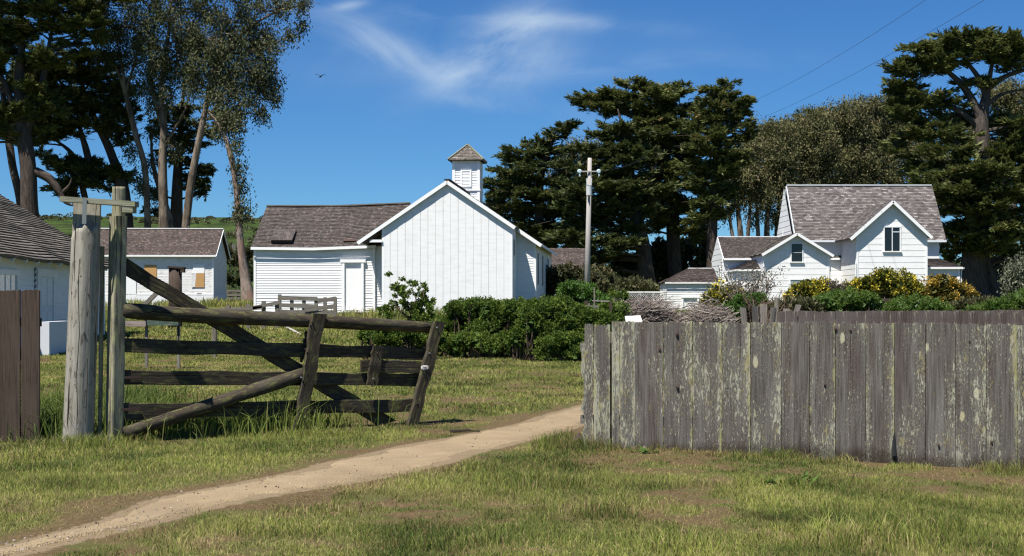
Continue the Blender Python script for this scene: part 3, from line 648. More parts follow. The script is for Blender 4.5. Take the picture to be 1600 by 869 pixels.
m = MB(); o_ = .28; roofplane(m, (CL - .2, -o_, ze - .04), (.22, -o_, ze - .04), (.22, CDp / 2, zrg), (CL - .2, CDp / 2, zrg)); roofplane(m, (.22, CDp + o_, ze - .04), (CL - .2, CDp + o_, ze - .04), (CL - .2, CDp / 2, zrg), (.22, CDp / 2, zrg)); m.build('roof', SH_RED, S)
m = MB(); m.bar((CL - .2, -o_ - .02, ze - .07), (.22, -o_ - .02, ze - .07), .03, .10); rake(m, (.24, -o_, ze - .09), (.24, CDp / 2, zrg - .04), .14); rake(m, (.24, CDp + o_, ze - .09), (.24, CDp / 2, zrg - .04), .14)
m.bar((CL - .2, CDp / 2, zrg + .03), (.22, CDp / 2, zrg + .03), .2, .05); m.build('eave_board', TRIM, S)
x0_, z0_ = F.P(302, 449, 0); x1_, z1_ = F.P(319.5, 427, 0); o2 = bxl('boarded_window', PLY, S, x0_, x1_, -.05, 0, z0_, z1_); o2['label'] = 'plywood panel under a white panel, right window'
bxl('upper_panel', TRIM, o2, x0_, x1_, -.048, 0, z1_ + .004, F.P(302, 413.5, 0)[1]); q_ = MB(); q_.hexa([(x0_ - .1, -.07, z0_ + .02), (x0_ + .12, -.056, z0_ + .02), (x0_ + .12, -.051, z0_ + .02), (x0_ - .1, -.06, z0_ + .02), (x0_ - .08, -.08, z1_), (x0_ + .2, -.056, z1_), (x0_ + .2, -.051, z1_), (x0_ - .08, -.06, z1_)]); q_.build('peeling_sheet', WHITE_OLD, o2)
x0_, z0_ = F.P(226, 447, 0); x1_, z1_ = F.P(245, 414, 0); bxl('boarded_window', PLY, S, x0_, x1_, -.05, 0, z0_, z1_)['label'] = 'plywood panel, left window'
x0_, _ = F.P(197, 447, 0); x1_, z1_ = F.P(213, 428, 0); bxl('door', TRIM, S, x0_, x1_, -.06, 0, .3, z1_)
x0_, z0_ = F.P(308, 460, 0); bxl('vent', BLACK, S, x0_, x0_ + .3, -.056, -.04, z0_ - .05, z0_ + .05)

# ------------------------------------------------------------------ barn at the left edge, its long wall in shade
F = Fr(-120, 30, G(-12, 34) , 2.8); BX = (-12.5)
c_, k_ = math.cos(F.a), math.sin(F.a)
S = F.root('shingled_barn', 'long white barn at the left edge, door wall in shade under a pale shingle roof', 'barn')
xw = None
Xw, Yw = (70 - CX) / FPX * 38, 38.0
xw = (Xw - F.x0) * c_ + (Yw - F.y0) * k_
yend, _ = F.Y(160, 475, xw); yst = -3.5; Wd_ = 9.0
zev = F.Y(60, 403, xw + .4)[1]; zrb = zev + (Wd_ / 2 + .4) * .62
m = MB()
siding(m, (xw, yst), (xw, yend), [(0, -.3), (yend - yst, -.3), (yend - yst, zev + .2), (0, zev + .2)], .15, .02)
siding(m, (xw, yend), (xw - Wd_, yend), [(0, -.3), (Wd_, -.3), (Wd_, zev + .2), (Wd_ / 2, zrb - .15), (0, zev + .2)], .15); siding(m, (xw - Wd_, yst), (xw, yst), [(0, -.3), (Wd_, -.3), (Wd_, zev + .2), (Wd_ / 2, zrb - .15), (0, zev + .2)], .15)
siding(m, (xw - Wd_, yend), (xw - Wd_, yst), [(0, -.3), (yend - yst, -.3), (yend - yst, zev + .2), (0, zev + .2)], .15)
m.build('wall', WHITE, S)
m = MB(); corner(m, xw, yend - .03, -.3, zev + .1, .14); m.build('corner_trim', TRIM, S)
m = MB(); ry = yend + .35; roofplane(m, (xw + .45, yst - .3, zev - .04), (xw + .45, ry, zev - .04), (xw - Wd_ / 2, ry, zrb), (xw - Wd_ / 2, yst - .3, zrb), sp=.15, ht=.13, lift=.035, th=.06, seg=16, rough=.01)
roofplane(m, (xw - Wd_ - .45, ry, zev - .04), (xw - Wd_ - .45, yst - .3, zev - .04), (xw - Wd_ / 2, yst - .3, zrb), (xw - Wd_ / 2, ry, zrb), sp=.15, ht=.13, lift=.035)
m.build('roof', SH_PALE, S)
m = MB(); y = yst
while y < yend: m = MB(); m.bar((xw, y, zev + .10), (xw + .42, y, zev - .12), .06, .10); m.build('rafter_tail', WHITE_DIM, S); y += 1.05

y0_, zt_ = F.Y(60, 431.5, xw); y1_, _ = F.Y(81, 434, xw); dc = (y0_ + y1_) / 2; dw = y1_ - y0_
d_ = bxl('door', WHITE_DIM, S, xw, xw + .028, y0_, y1_, .05, zt_); fm = MB(); fm.box(xw, xw + .06, y0_ - .22, y0_, .05, zt_ + .0); fm.box(xw, xw + .06, y1_, y1_ + .3, .05, zt_); fm.box(xw, xw + .07, y0_ - .25, y1_ + .35, zt_, zt_ + .2); fm.build('frame', WHITE, d_)
fm = MB()
for za in (.25, 1.15):
    for ya in (0, 1): fm.box(xw + .03, xw + .036, y0_ + .15 + ya * dw * .45, y0_ + .05 + (ya + 1) * dw * .45, za, za + .7)
fm.build('panel', WHITE, d_)
ya_, zt_ = F.Y(-12, 428, xw); yb_, _ = F.Y(24, 431.5, xw); win(S, (xw, (ya_ + yb_) / 2), (0, 1), yb_ - ya_, zt_ - 1.2, zt_, .1, .06, pane=PANE_L, mull=(3, 1), frame=WHITE)
cm = MB(); cq = 0; yc_, zc_ = F.Y(53.5, 419, xw); z = .4; cm.box(xw + .01, xw + .02, yc_ - .02, yc_ + .02, .3, zc_)
while z < zc_: cm.box(xw + .015, xw + .05, yc_ - .03, yc_ + .03, z, z + .085); z += .15
cm.build('conduit', flat('grey_conduit', (.16, .18, .2), .6), S)
pe = gpx(64, 548); pz = G(-11, 33.5)
m = MB(); A_ = Vector((-10.90, 33.5, pz)); dv = Vector((-.049, 1, 0)).normalized(); rt = Vector((dv.y, -dv.x, 0))
q_ = [A_ + rt * s + dv * l for s, l in ((-.22, 0), (0, 0), (0, 1.9), (-.22, 1.9))]; hgt = EYE + (HY - 503) / FPX * 33.5 - pz
m.hexa([p - Vector((0, 0, .2)) for p in q_] + [p + Vector((0, 0, hgt)) for p in q_]); o_ = m.build('porch_side_wall', CONC); tag(o_, 'low white block beside the steps of the shaded barn door', 'step wall')

# ------------------------------------------------------------------ farm house at right
F = Fr(1393, 85.3, 1.15, 0)
S = F.root('farm_house', 'two storey white farm house with steep grey shingle roof, cross gable and low wings', 'farm house')
P = F.P
sB = .34
def gw(m_, A_, B_, poly, sp=sB, t_=.010): siding(m_, A_, B_, poly, sp, t_, .004)
# main block
mx0, _ = P(1238, 380, 0); mx1, _ = P(1467.5, 390, 0); zE = P(1474, 375.6, -.3)[1]; zR = P(1440, 290, 2.5)[1]; DB = 5.2
rx0 = P(1229, 295, DB / 2)[0]; rx1 = P(1455, 290, DB / 2)[0]
m = MB(); gw(m, (mx0, 0), (mx1, 0), [(0, 0), (mx1 - mx0, 0), (mx1 - mx0, zE + .2), (0, zE + .2)]); gw(m, (mx1, 0), (mx1, DB), [(0, 0), (DB, 0), (DB, zE + .2), (DB / 2, zR - .15), (0, zE + .2)]); gw(m, (mx1, DB), (mx0, DB), [(0, 0), (mx1 - mx0, 0), (mx1 - mx0, zE + .2), (0, zE + .2)]); gw(m, (mx0, DB), (mx0, 0), [(0, 0), (DB, 0), (DB, zE + .2), (DB / 2, zR - .15), (0, zE + .2)])
m.build('main_wall', WHITE, S)
m = MB(); roofplane(m, (rx0, -.3, zE), (rx1 + .05, -.3, zE), (rx1 + .05, DB / 2, zR), (rx0, DB / 2, zR), sp=.125, ht=.12, sag=.03); roofplane(m, (rx1 + .05, DB + .3, zE), (rx0, DB + .3, zE), (rx0, DB / 2, zR), (rx1 + .05, DB / 2, zR), sp=.125, ht=.12); m.build('main_roof', SH_GREY, S)
m = MB(); rake(m, (rx0 - .02, DB + .3, zE - .05), (rx0 - .02, DB / 2, zR - .04), .2, .04); rake(m, (rx0 - .02, -.3, zE - .05), (rx0 - .02, DB / 2, zR - .04), .2, .04); m.bar((rx0, -.32, zE - .05), (rx1 + .05, -.32, zE - .05), .03, .12); m.bar((rx0, DB / 2, zR + .03), (rx1, DB / 2, zR + .03), .2, .06); m.build('main_trim', WHITE_DIM, S)
# cross gable
yc = -4.0; gx0, _ = P(1339, 440, yc); gx1, _ = P(1448, 440, yc); ax, az = P(1395.5, 313, yc - .3); el = P(1329, 372, yc - .3); er = P(1456.5, 370, yc - .3)
s1_ = (az - el[1]) / (ax - el[0]); s2_ = (az - er[1]) / (er[0] - ax); zg = lambda x: az - .1 - (s1_ * (ax - x) if x < ax else s2_ * (x - ax))
m = MB(); gw(m, (gx0, yc), (gx1, yc), [(0, 0), (gx1 - gx0, 0), (gx1 - gx0, zg(gx1)), (ax - gx0, zg(ax)), (0, zg(gx0))]); gw(m, (gx1, yc), (gx1, 0), [(0, 0), (-yc, 0), (-yc, zg(gx1)), (0, zg(gx1))]); gw(m, (gx0, 0), (gx0, yc), [(0, 0), (-yc, 0), (-yc, zg(gx0)), (0, zg(gx0))]); m.build('cross_wall', WHITE, S)
yk = lambda z: (z - zE) / (zR - zE) * (DB / 2 + .3) - .3   # where the main slope reaches height z
m = MB(); roofplane(m, (el[0], yk(el[1]) if el[1] > zE else 0, el[1]), (el[0], yc - .3, el[1]), (ax, yc - .3, az), (ax, yk(az), az), sp=.125, ht=.12, seg=6)
roofplane(m, (er[0], yc - .3, er[1]), (er[0], yk(er[1]) if er[1] > zE else 0, er[1]), (ax, yk(az), az), (ax, yc - .3, az), sp=.125, ht=.12, seg=6); m.build('cross_roof', SH_GREY, S)
m = MB(); rake(m, (el[0], yc - .33, el[1] - .02), (ax, yc - .33, az - .02), .17); rake(m, (er[0], yc - .33, er[1] - .02), (ax, yc - .33, az - .02), .17); corner(m, gx0 + .02, yc + .02, 0, zg(gx0)); corner(m, gx1 - .02, yc + .02, 0, zg(gx1)); m.build('cross_trim', TRIM, S)
def winpx(x0, x1, y0, y1, yl, **kw):
    a_ = P(x0, y1, yl); b_ = P(x1, y0, yl); return win(S, ((a_[0] + b_[0]) / 2, yl), (1, 0), b_[0] - a_[0], a_[1], b_[1], **kw)
wq = winpx(1382, 1405.5, 355.5, 392.5, yc, fr=.07, mull=(0, 0)); wq['label'] = 'tall dark upper window with a half raised sash'
a_ = P(1393.6, 392.5, yc); b_ = P(1405.5, 355.5, yc); sm = MB(); sm.box(a_[0] - .02, a_[0] + .03, yc - .06, yc - .02, a_[1], b_[1]); zz = P(1393, 362.5, yc)[1]; sm.box(a_[0] + .05, b_[0], yc - .055, yc - .02, zz - .025, zz + .025); sm.build('sash', WHITE_DIM, wq)
# low wing
yl0 = .7; lx0_, _ = P(1129, 440, yl0); zlE = P(1127, 403.5, yl0 - .25)[1]; zlR = P(1122, 370.5, yl0 + 2.3)[1]; LD = 4.6; lrx = P(1121.5, 370, yl0 + LD / 2)[0]; lx1_ = mx0 + 4.0
m = MB(); gw(m, (lx0_, yl0), (gx0 + .2, yl0), [(0, 0), (gx0 + .2 - lx0_, 0), (gx0 + .2 - lx0_, zlE + .1), (0, zlE + .1)]); gw(m, (lx0_, yl0 + LD), (lx0_, yl0), [(0, 0), (LD, 0), (LD, zlE + .1), (LD / 2, zlR - .12), (0, zlE + .1)]); gw(m, (mx0, yl0 + LD), (lx0_, yl0 + LD), [(0, 0), (mx0 - lx0_, 0), (mx0 - lx0_, zlE + .1), (0, zlE + .1)]); m.build('wing_wall', WHITE, S)
m = MB(); roofplane(m, (lrx - .0, yl0 - .25, zlE), (gx0 + .3, yl0 - 1.0, zlE), (gx0 + .3, yl0 + LD / 2 - .7, zlR - .02), (lrx, yl0 + LD / 2, zlR), sp=.13, ht=.12, sag=.02, seg=14); roofplane(m, (mx0, yl0 + LD + .25, zlE), (lrx, yl0 + LD + .25, zlE), (lrx, yl0 + LD / 2, zlR), (mx0, yl0 + LD / 2, zlR), sp=.13, ht=.12); m.build('wing_roof', SH_BROWN, S)
m = MB(); m.bar((lrx, yl0 - .28, zlE - .06), (P(1200, 400, yl0)[0], yl0 - .5, zlE - .06), .03, .12); m.build('eave_board', TRIM, S); m = MB(); m.bar((P(1290, 400, yl0)[0], yl0 - .85, zlE - .06), (gx0, yl0 - 1.0, zlE - .06), .03, .12); rake(m, (lrx - .02, yl0 - .25, zlE - .05), (lrx - .02, yl0 + LD / 2, zlR - .03), .15); rake(m, (lrx - .02, yl0 + LD + .25, zlE - .05), (lrx - .02, yl0 + LD / 2, zlR - .03), .15); m.bar((lrx, yl0 + LD / 2, zlR + .02), (mx0, yl0 + LD / 2, zlR + .02), .18, .05); corner(m, lx0_ + .02, yl0 + .02, 0, zlE); m.build('wing_trim', TRIM, S)
for py_ in (427, 456):
    y_, z_ = F.Y(1125, py_, lx0_); win(S, (lx0_, y_), (0, -1), .5, z_ - .25, z_ + .3, .06, .05, mull=(0, 0))
# small front gable
yg = -3.3; hx0, _ = P(1193, 440, yg); hx1, _ = P(1294.5, 440, yg); ha = P(1245.5, 363.5, yg - .3); hl = P(1190.5, 396.8, yg - .3); hr = P(1302.5, 398.5, yg - .3)
s3_ = (ha[1] - hl[1]) / (ha[0] - hl[0]); s4_ = (ha[1] - hr[1]) / (hr[0] - ha[0]); zh = lambda x: ha[1] - .1 - (s3_ * (ha[0] - x) if x < ha[0] else s4_ * (x - ha[0]))
m = MB(); gw(m, (hx0, yg), (hx1, yg), [(0, 0), (hx1 - hx0, 0), (hx1 - hx0, zh(hx1)), (ha[0] - hx0, zh(ha[0])), (0, zh(hx0))]); gw(m, (hx1, yg), (hx1, .7), [(0, 0), (4, 0), (4, zh(hx1)), (0, zh(hx1))]); gw(m, (hx0, .7), (hx0, yg), [(0, 0), (4, 0), (4, zh(hx0)), (0, zh(hx0))]); m.build('small_gable_wall', WHITE, S)
m = MB(); roofplane(m, (hl[0], .9, hl[1]), (hl[0], yg - .3, hl[1]), (ha[0], yg - .3, ha[1]), (ha[0], 2.4, ha[1]), sp=.125, ht=.12, seg=6); roofplane(m, (hr[0], yg - .3, hr[1]), (hr[0], .9, hr[1]), (ha[0], 2.4, ha[1]), (ha[0], yg - .3, ha[1]), sp=.125, ht=.12, seg=6); m.build('small_gable_roof', SH_PALE, S)
m = MB(); rake(m, (hl[0], yg - .33, hl[1] - .02), (ha[0], yg - .33, ha[1] - .02), .15); rake(m, (hr[0], yg - .33, hr[1] - .02), (ha[0], yg - .33, ha[1] - .02), .15); corner(m, hx0 + .02, yg + .02, 0, zh(hx0)); corner(m, hx1 - .02, yg + .02, 0, zh(hx1)); m.tube([(hx1 + .12, yg + .1, 0), (hx1 + .12, yg + .1, zh(hx1))], .04, 6)
m.build('small_gable_trim', TRIM, S)
winpx(1236.5, 1253.5, 381, 409, yg, fr=.05, mull=(0, 1)); winpx(1235, 1254.5, 437.5, 466, yg, fr=.05, pane=PANE_L, sill=False)
# lean-to
ylt = -2.3; qx0, _ = P(1152, 440, ylt); qz = P(1170, 421, ylt - .2)[1]; qa = P(1186.5, 405.5, -1.0); qfl = P(1149.5, 421, ylt - .2); qbl = F.Y(1136.5, 424, qfl[0])
m = MB(); gw(m, (qx0, ylt), (hx0 - .02, ylt), [(0, 0), (hx0 - qx0, 0), (hx0 - qx0, qz), (0, qz)]); gw(m, (qx0, .7), (qx0, ylt), [(0, 0), (.7 - ylt, 0), (.7 - ylt, qz), (0, qz)]); m.build('porch_wall', WHITE, S)
m = MB(); a1, a2, a3 = Vector((qfl[0], ylt - .2, qz)), Vector((hx0, ylt - .2, qz)), Vector((hx0 - .01, -.6, qa[1])); roofplane(m, a1, a2, a3, a3, sp=.13, ht=.12, seg=6); roofplane(m, (qfl[0], .7, qz), a1, a3, Vector((hx0 - .01, .7, qa[1])), sp=.13, ht=.12, seg=6); m.build('porch_roof', SH_BROWN, S)
m = MB(); m.bar(a1 - Vector((0, .02, .05)), a2 - Vector((0, .02, .05)), .03, .1); m.bar(a1 - Vector((.02, 0, .05)), Vector((qfl[0] - .02, .7, qz - .05)), .03, .1); m.box(qx0 - .04, qx0 + .08, ylt - .04, ylt + .08, 0, qz); m.build('porch_trim', TRIM, S)
y_, z_ = F.Y(1144, 438, qx0); win(S, (qx0, y_), (0, -1), .8, z_ - .6, z_ + .4, .08, .05, mull=(1, 1))
# right porch
yp = -2.0; ppx0 = gx1; ppx1, _ = P(1498, 440, yp); pz1 = P(1470, 417.5, yp - .2)[1]; pzt = P(1450, 404, 0)[1]; pe0 = P(1445.5, 417.5, yp - .2)[0]; pe1 = P(1504.5, 416.8, yp - .2)[0]
m = MB(); gw(m, (ppx0, yp), (ppx1, yp), [(0, 0), (ppx1 - ppx0, 0), (ppx1 - ppx0, pz1), (0, pz1)]); gw(m, (ppx1, yp), (ppx1, 2), [(0, 0), (4, 0), (4, pz1), (0, pz1)]); gw(m, (ppx1, 2), (mx1, 2), [(0, 0), (ppx1 - mx1, 0), (ppx1 - mx1, pz1), (0, pz1)]); m.build('side_porch_wall', WHITE, S)
m = MB(); roofplane(m, (pe0, yp - .2, pz1), (pe1, yp - .2, pz1), (mx1 + .02, .0, pzt), (gx1 - .02, .0, pzt), sp=.13, ht=.12, seg=6); roofplane(m, (pe1, yp - .2, pz1), (pe1, 2.2, pz1), (mx1 + .02, 2.2, pzt), (mx1 + .02, 0, pzt), sp=.13, ht=.12, seg=6); m.build('side_porch_roof', SH_BROWN, S)
m = MB(); m.bar((pe0, yp - .22, pz1 - .05), (pe1, yp - .22, pz1 - .05), .03, .12); corner(m, ppx1 - .02, yp + .02, 0, pz1, .16); m.tube([(ppx1 + .15, yp, 0), (ppx1 + .15, yp, pz1 - .2), (ppx1 + .25, yp - .2, pz1 - .05)], .03, 6); m.build('side_porch_trim', TRIM, S)
winpx(1451, 1494.5, 431.5, 458, yp, fr=.06, pane=SCREEN, mull=(1, 0), sill=False)
m = MB(); m.tube([(P(1340, 440, -4.1)[0], -3.9, zlE - .1), (P(1337.5, 440, -4.1)[0], -4.1, zlE - .45), (P(1337.5, 440, -4.1)[0], -4.1, .2)], .035, 6); m.build('downpipe', TRIM, S)
vx, vz = P(1248, 357, 1.0); m = MB(); m.tube([(vx, 1.6, zlE), (vx, 1.6, zlR + .25)], .09, 8); m.build('vent_pipe', RUST, S)

# ------------------------------------------------------------------ little shed beside the farm house
F = Fr(1082, 80, 1.0, 0)
S = F.root('garden_shed', 'tiny white clapboard shed with peeling paint and hipped brown roof, left of the farm house', 'shed')
P = F.P; x0, _ = P(1042, 460, 0); x1, _ = P(1119, 460, 0); ze = P(1080, 441, -.12)[1]; zr_ = P(1090, 420, 1.8)[1]; dp = 3.6
m = MB(); boxsiding(m, x0, x1, 0, dp, 0, ze, .13); m.build('wall', WHITE_OLD, S)
m = MB(); ex0, ex1 = x0 - .12, x1 + .12; rA = Vector((P(1075, 420, 1.8)[0], dp / 2, zr_)); rB = Vector((ex1, dp / 2, zr_))
roofplane(m, (ex0, -.15, ze), (ex1, -.15, ze), rB, rA, seg=8); roofplane(m, (ex0, dp + .15, ze), (ex0, -.15, ze), rA, rA, seg=5); roofplane(m, (ex1, dp + .15, ze), (ex0, dp + .15, ze), rA, rB, seg=5); roofplane(m, (ex1, -.15, ze), (ex1, dp + .15, ze), rB, rB, seg=5); m.build('roof', SH_RED, S)
m = MB(); m.bar((ex0, -.17, ze - .04), (ex1, -.17, ze - .04), .03, .09); m.bar(rA + Vector((0, 0, .03)), rB + Vector((0, 0, .03)), .2, .05); m.build('eave_board', WHITE_OLD, S)
d0 = P(1067.5, 500, 0); d1 = P(1089, 465.5, 0); dd = bxl('door', WHITE_OLD, S, d0[0], d1[0], -.03, 0, 0, d1[1]); fm = MB(); fm.box(d0[0] - .1, d0[0], -.1, 0, 0, d1[1]); fm.box(d1[0], d1[0] + .1, -.1, 0, 0, d1[1]); fm.box(d0[0] - .12, d1[0] + .12, -.12, 0, d1[1], d1[1] + .1); fm.build('frame', TRIM, dd)

F = Fr(890, 100, 1.4, 0)
S = F.root('brown_roofed_outbuilding', 'outbuilding behind the school house showing only its brown shingle roof above shrubs', 'outbuilding')
P = F.P; x0 = P(845, 420, 0)[0]; x1 = P(913, 420, 0)[0]; ze = P(890, 420, -.3)[1]; zr_ = P(890, 388, 2.2)[1]
m = MB(); siding(m, (x0, 0), (x1, 0), [(0, 0), (x1 - x0, 0), (x1 - x0, ze), (0, ze)]); siding(m, (x1, 0), (x1, 4.4), [(0, 0), (4.4, 0), (4.4, ze), (2.2, zr_ - .1), (0, ze)]); siding(m, (x1, 4.4), (x0, 4.4), [(0, 0), (x1 - x0, 0), (x1 - x0, ze), (0, ze)]); siding(m, (x0, 4.4), (x0, 0), [(0, 0), (4.4, 0), (4.4, ze), (2.2, zr_ - .1), (0, ze)]); m.build('wall', WHITE, S)
m = MB(); roofplane(m, (x0 - .2, -.3, ze), (x1 + .2, -.3, ze), (x1 + .2, 2.2, zr_), (x0 - .2, 2.2, zr_), sp=.16, ht=.14, lift=.03); roofplane(m, (x1 + .2, 4.7, ze), (x0 - .2, 4.7, ze), (x0 - .2, 2.2, zr_), (x1 + .2, 2.2, zr_)); m.build('roof', SH_RED, S)
# ------------------------------------------------------------------ gate posts and beam
def rough_post(name, m_, ctr, z0, z1, r0, r1, lean=(0, 0), n=20, seg=26, notch=None, wob=.05, square=False, rot=0):
    mb_ = MB(); rings = []; ph = [random.random() * 6.28 for _ in range(4)]
    for i in range(seg + 1):
        f = i / seg; z = z0 + (z1 - z0) * f; r = r0 + (r1 - r0) * f; ring = []
        for k in range(n):
            a_ = 2 * math.pi * k / n
            rr = r * (1 + wob * (.6 * math.sin(2 * a_ + ph[0] + f * 2) + .4 * math.sin(3 * a_ + ph[1] - f * 3) + .35 * math.sin(7 * a_ + ph[2] + f * 1.5) + .25 * math.sin(11 * a_ + ph[3])))
            if square:
                c_, s_ = math.cos(a_ - rot), math.sin(a_ - rot); q_ = max(abs(c_), abs(s_)); rr = r / max(q_, .75) * (1 + wob * .3 * (math.sin(3 * a_ + f * 5 + ph[0]) + math.sin(f * 19 + ph[1] + a_)))
            x = math.cos(a_) * rr; y = math.sin(a_) * rr
            if notch and z > notch(x / r): y = max(y, .02 * r)
            ring.append((ctr[0] + x + lean[0] * (z - z0), ctr[1] + y + lean[1] * (z - z0), z))
        rings.append(ring)
    for i in range(seg):
        for k in range(n):
            k2 = (k + 1) % n; za, zb = (rings[i][k][2] - z0), (rings[i + 1][k][2] - z0); u0, u1 = k / n * 6.28 * r0, (k + 1) / n * 6.28 * r0
            mb_.face([rings[i][k], rings[i][k2], rings[i + 1][k2], rings[i + 1][k]], [(u0, za), (u1, za), (u1, zb), (u0, zb)])
    mb_.face(rings[-1]); mb_.face(list(reversed(rings[0])))
    return mb_.build(name, m_, smooth=not square)
DP = 15.3; pb = W(121, 700, DP); pt = W(136, 313, DP); zb_ = G(pb.x, DP)
o = rough_post('round_gate_post', LOGW, (pb.x, DP), zb_ - .05, pt.z, .166, .142, ((pt.x - pb.x) / (pt.z - zb_), 0), seg=60, n=36,
    notch=lambda u: (W(0, 352 + 20 * u * u, DP).z if u < .1 else W(0, 366, DP).z) if u < .15 else W(0, 352 + 10 * (u - .4), DP).z)
tag(o, 'thick round silver-grey log post left of the gate, shaved flat near its top', 'gate post')
for pl in ([(131, 405), (129, 450), (131, 520), (127, 580), (128, 640), (125, 695)], [(119, 430), (117, 470), (116, 520)], [(142, 560), (141, 610), (139, 660)], [(124, 350), (122, 400), (123, 440)], [(147, 390), (146, 430), (145, 480)]):
    q_ = MB(); pts_ = []
    for a_, b_ in pl:
        f = (700 - b_) / 388; cx_ = 121 + 15 * f; r_ = (.166 - .024 * f); dx_ = (a_ - cx_) / FPX * DP; pts_.append(Vector(((a_ - CX) / FPX * DP, DP - math.sqrt(max(.0004, r_ * r_ - dx_ * dx_)) * 1.0, W(0, b_, DP).z)))
    q_.tube(pts_, [.003] + [.007 if len(pl) > 3 else .004] * (len(pts_) - 2) + [.002], 5, .2); q_.build('crack', BLACK, o)
for a_, b_, r_ in ((118, 458, .012), (133, 432, .010), (117, 560, .012), (124, 600, .009), (137, 520, .011), (112, 640, .010), (128, 668, .008), (143, 460, .009), (122, 510, .007)):
    f = (700 - b_) / 388; cx_ = 121 + 15 * f; rr_ = (.166 - .024 * f); dx_ = (a_ - cx_) / FPX * DP; y_ = DP - math.sqrt(max(.0004, rr_ * rr_ - dx_ * dx_)); q_ = MB(); x_ = (a_ - CX) / FPX * DP; z_ = W(0, b_, DP).z
    q_.tube([(x_, y_ + .02, z_), (x_, y_ - .005, z_)], [r_, r_ * .75], 8, .15); q_.build('knot', RUST, o)
DS = 15.45; sb_ = W(178, 697, DS); st_ = W(186, 292, DS); zs_ = G(sb_.x, DS)
o = rough_post('square_gate_post', LOGW2, (sb_.x, DS), zs_ - .05, W(0, 338, DS).z, .074, .073, ((st_.x - sb_.x) / 2.8, 0), n=40, seg=50, square=True, rot=R(47), wob=.04)
tag(o, 'squared mossy post that carries the gate, right of the round log post', 'gate post')
tp = rough_post('post_top', LOGW2, (sb_.x + (st_.x - sb_.x) * .87, DS + .02), W(0, 340, DS).z - .02, st_.z, .074, .066, (0, 0), n=20, seg=12, wob=.05); tp.parent = o
sp_ = MB(); a_ = W(160, 385, DS - .02); b_ = W(156, 690, DS - .02); sp_.bar(a_, b_, .035, .05); tag(sp_.build('split_stake', LOGW2), 'thin split stake leaning against the squared gate post', 'stake')
mb = MB(); BD = 15.15; c0, c1 = W(97, 311.5, BD), W(214, 319.5, BD)
mb.bar(c0, c1, .17, .055); bo = mb.build('cross_beam', BEAMW); tag(bo, 'short mossy plank lying across the tops of the two gate posts', 'beam')
mb = MB(); mb.bar(W(194, 327, BD + .0), W(210.5, 327.5, BD + .0), .16, .075); mb.build('end_block', BEAMW, bo)
mb = MB(); mb.bar(W(132.5, 309, BD - .10), W(131.5, 350, BD - .06), .045, .008, up=(0, 1, 0)); mb.build('metal_strap', METAL, bo)

# ------------------------------------------------------------------ the gate
g0 = gpx(188, 690); ga = R(35); gu = Vector((math.cos(ga), math.sin(ga), 0)); gn = Vector((gu.y, -gu.x, 0))
def GP(px, py, o_):
    u_ = (px - CX) / FPX; A0 = g0 + gn * o_; det = u_ * gu.y - gu.x
    s_ = (A0.x - u_ * A0.y) / det; Dd = A0.y + gu.y * s_
    return Vector((u_ * Dd, Dd, EYE + (HY - py) / FPX * Dd))
gate = empty('farm_gate', tuple(g0), 0, 'sagging weathered farm gate of dark mossy planks, hanging open beside the path', 'gate')
def member(name, tl, tr, br, bl, o_, th=.04, seg=14, m_=GATEW, rag=.006):
    mb_ = MB(); ph = random.random() * 9; 
    long_h = abs(tr[0] - tl[0]) + abs(tr[1] - tl[1]) > abs(bl[0] - tl[0]) + abs(bl[1] - tl[1])
    if not long_h: tl, tr, br, bl = bl, tl, tr, br   # run along the long side
    A = [GP(*tl, o_), GP(*tr, o_)]; B = [GP(*bl, o_), GP(*br, o_)]; off = Vector(g0)
    ln = (A[1] - A[0]).length; hw = (A[0] - B[0]).length; prev = None; u0 = random.random() * 20
    for i in range(seg + 1):
        f = i / seg; a = A[0].lerp(A[1], f); b = B[0].lerp(B[1], f); e = (a - b).normalized()
        ja = rag * (math.sin(i * 1.7 + ph) + random.uniform(-1, 1)); jb = rag * (math.sin(i * 1.1 + ph + 2) + random.uniform(-1, 1)); jo = .004 * math.sin(i * .9 + ph)
        a = a + e * ja + gn * jo; b = b + e * jb + gn * jo
        bev = .006; row = [b - off - gn * 0, b - off + gn * (th - bev), b - off + gn * th + e * bev, a - off + gn * th - e * bev, a - off + gn * (th - bev), a - off]
        if prev:
            vs = [0, th, th + .005, th + hw, th + hw + .005, hw + 2 * th]
            for k in range(6):
                k2 = (k + 1) % 6; v0, v1 = vs[k], (vs[k2] if k2 else hw * 2 + 2 * th)
                mb_.face([prev[k], row[k], row[k2], prev[k2]] if long_h or True else 0, [(u0 + v0, (i - 1) / seg * ln), (u0 + v0, f * ln), (u0 + v1, f * ln), (u0 + v1, (i - 1) / seg * ln)])
        else: mb_.face(row)
        prev = row
    mb_.face(prev[::-1])
    ob = mb_.build(name, m_, gate)
    import bmesh
    bm = bmesh.new(); bm.from_mesh(ob.data); bmesh.ops.remove_doubles(bm, verts=bm.verts, dist=1e-5); bmesh.ops.recalc_face_normals(bm, faces=bm.faces); bm.to_mesh(ob.data); bm.free()
    return ob
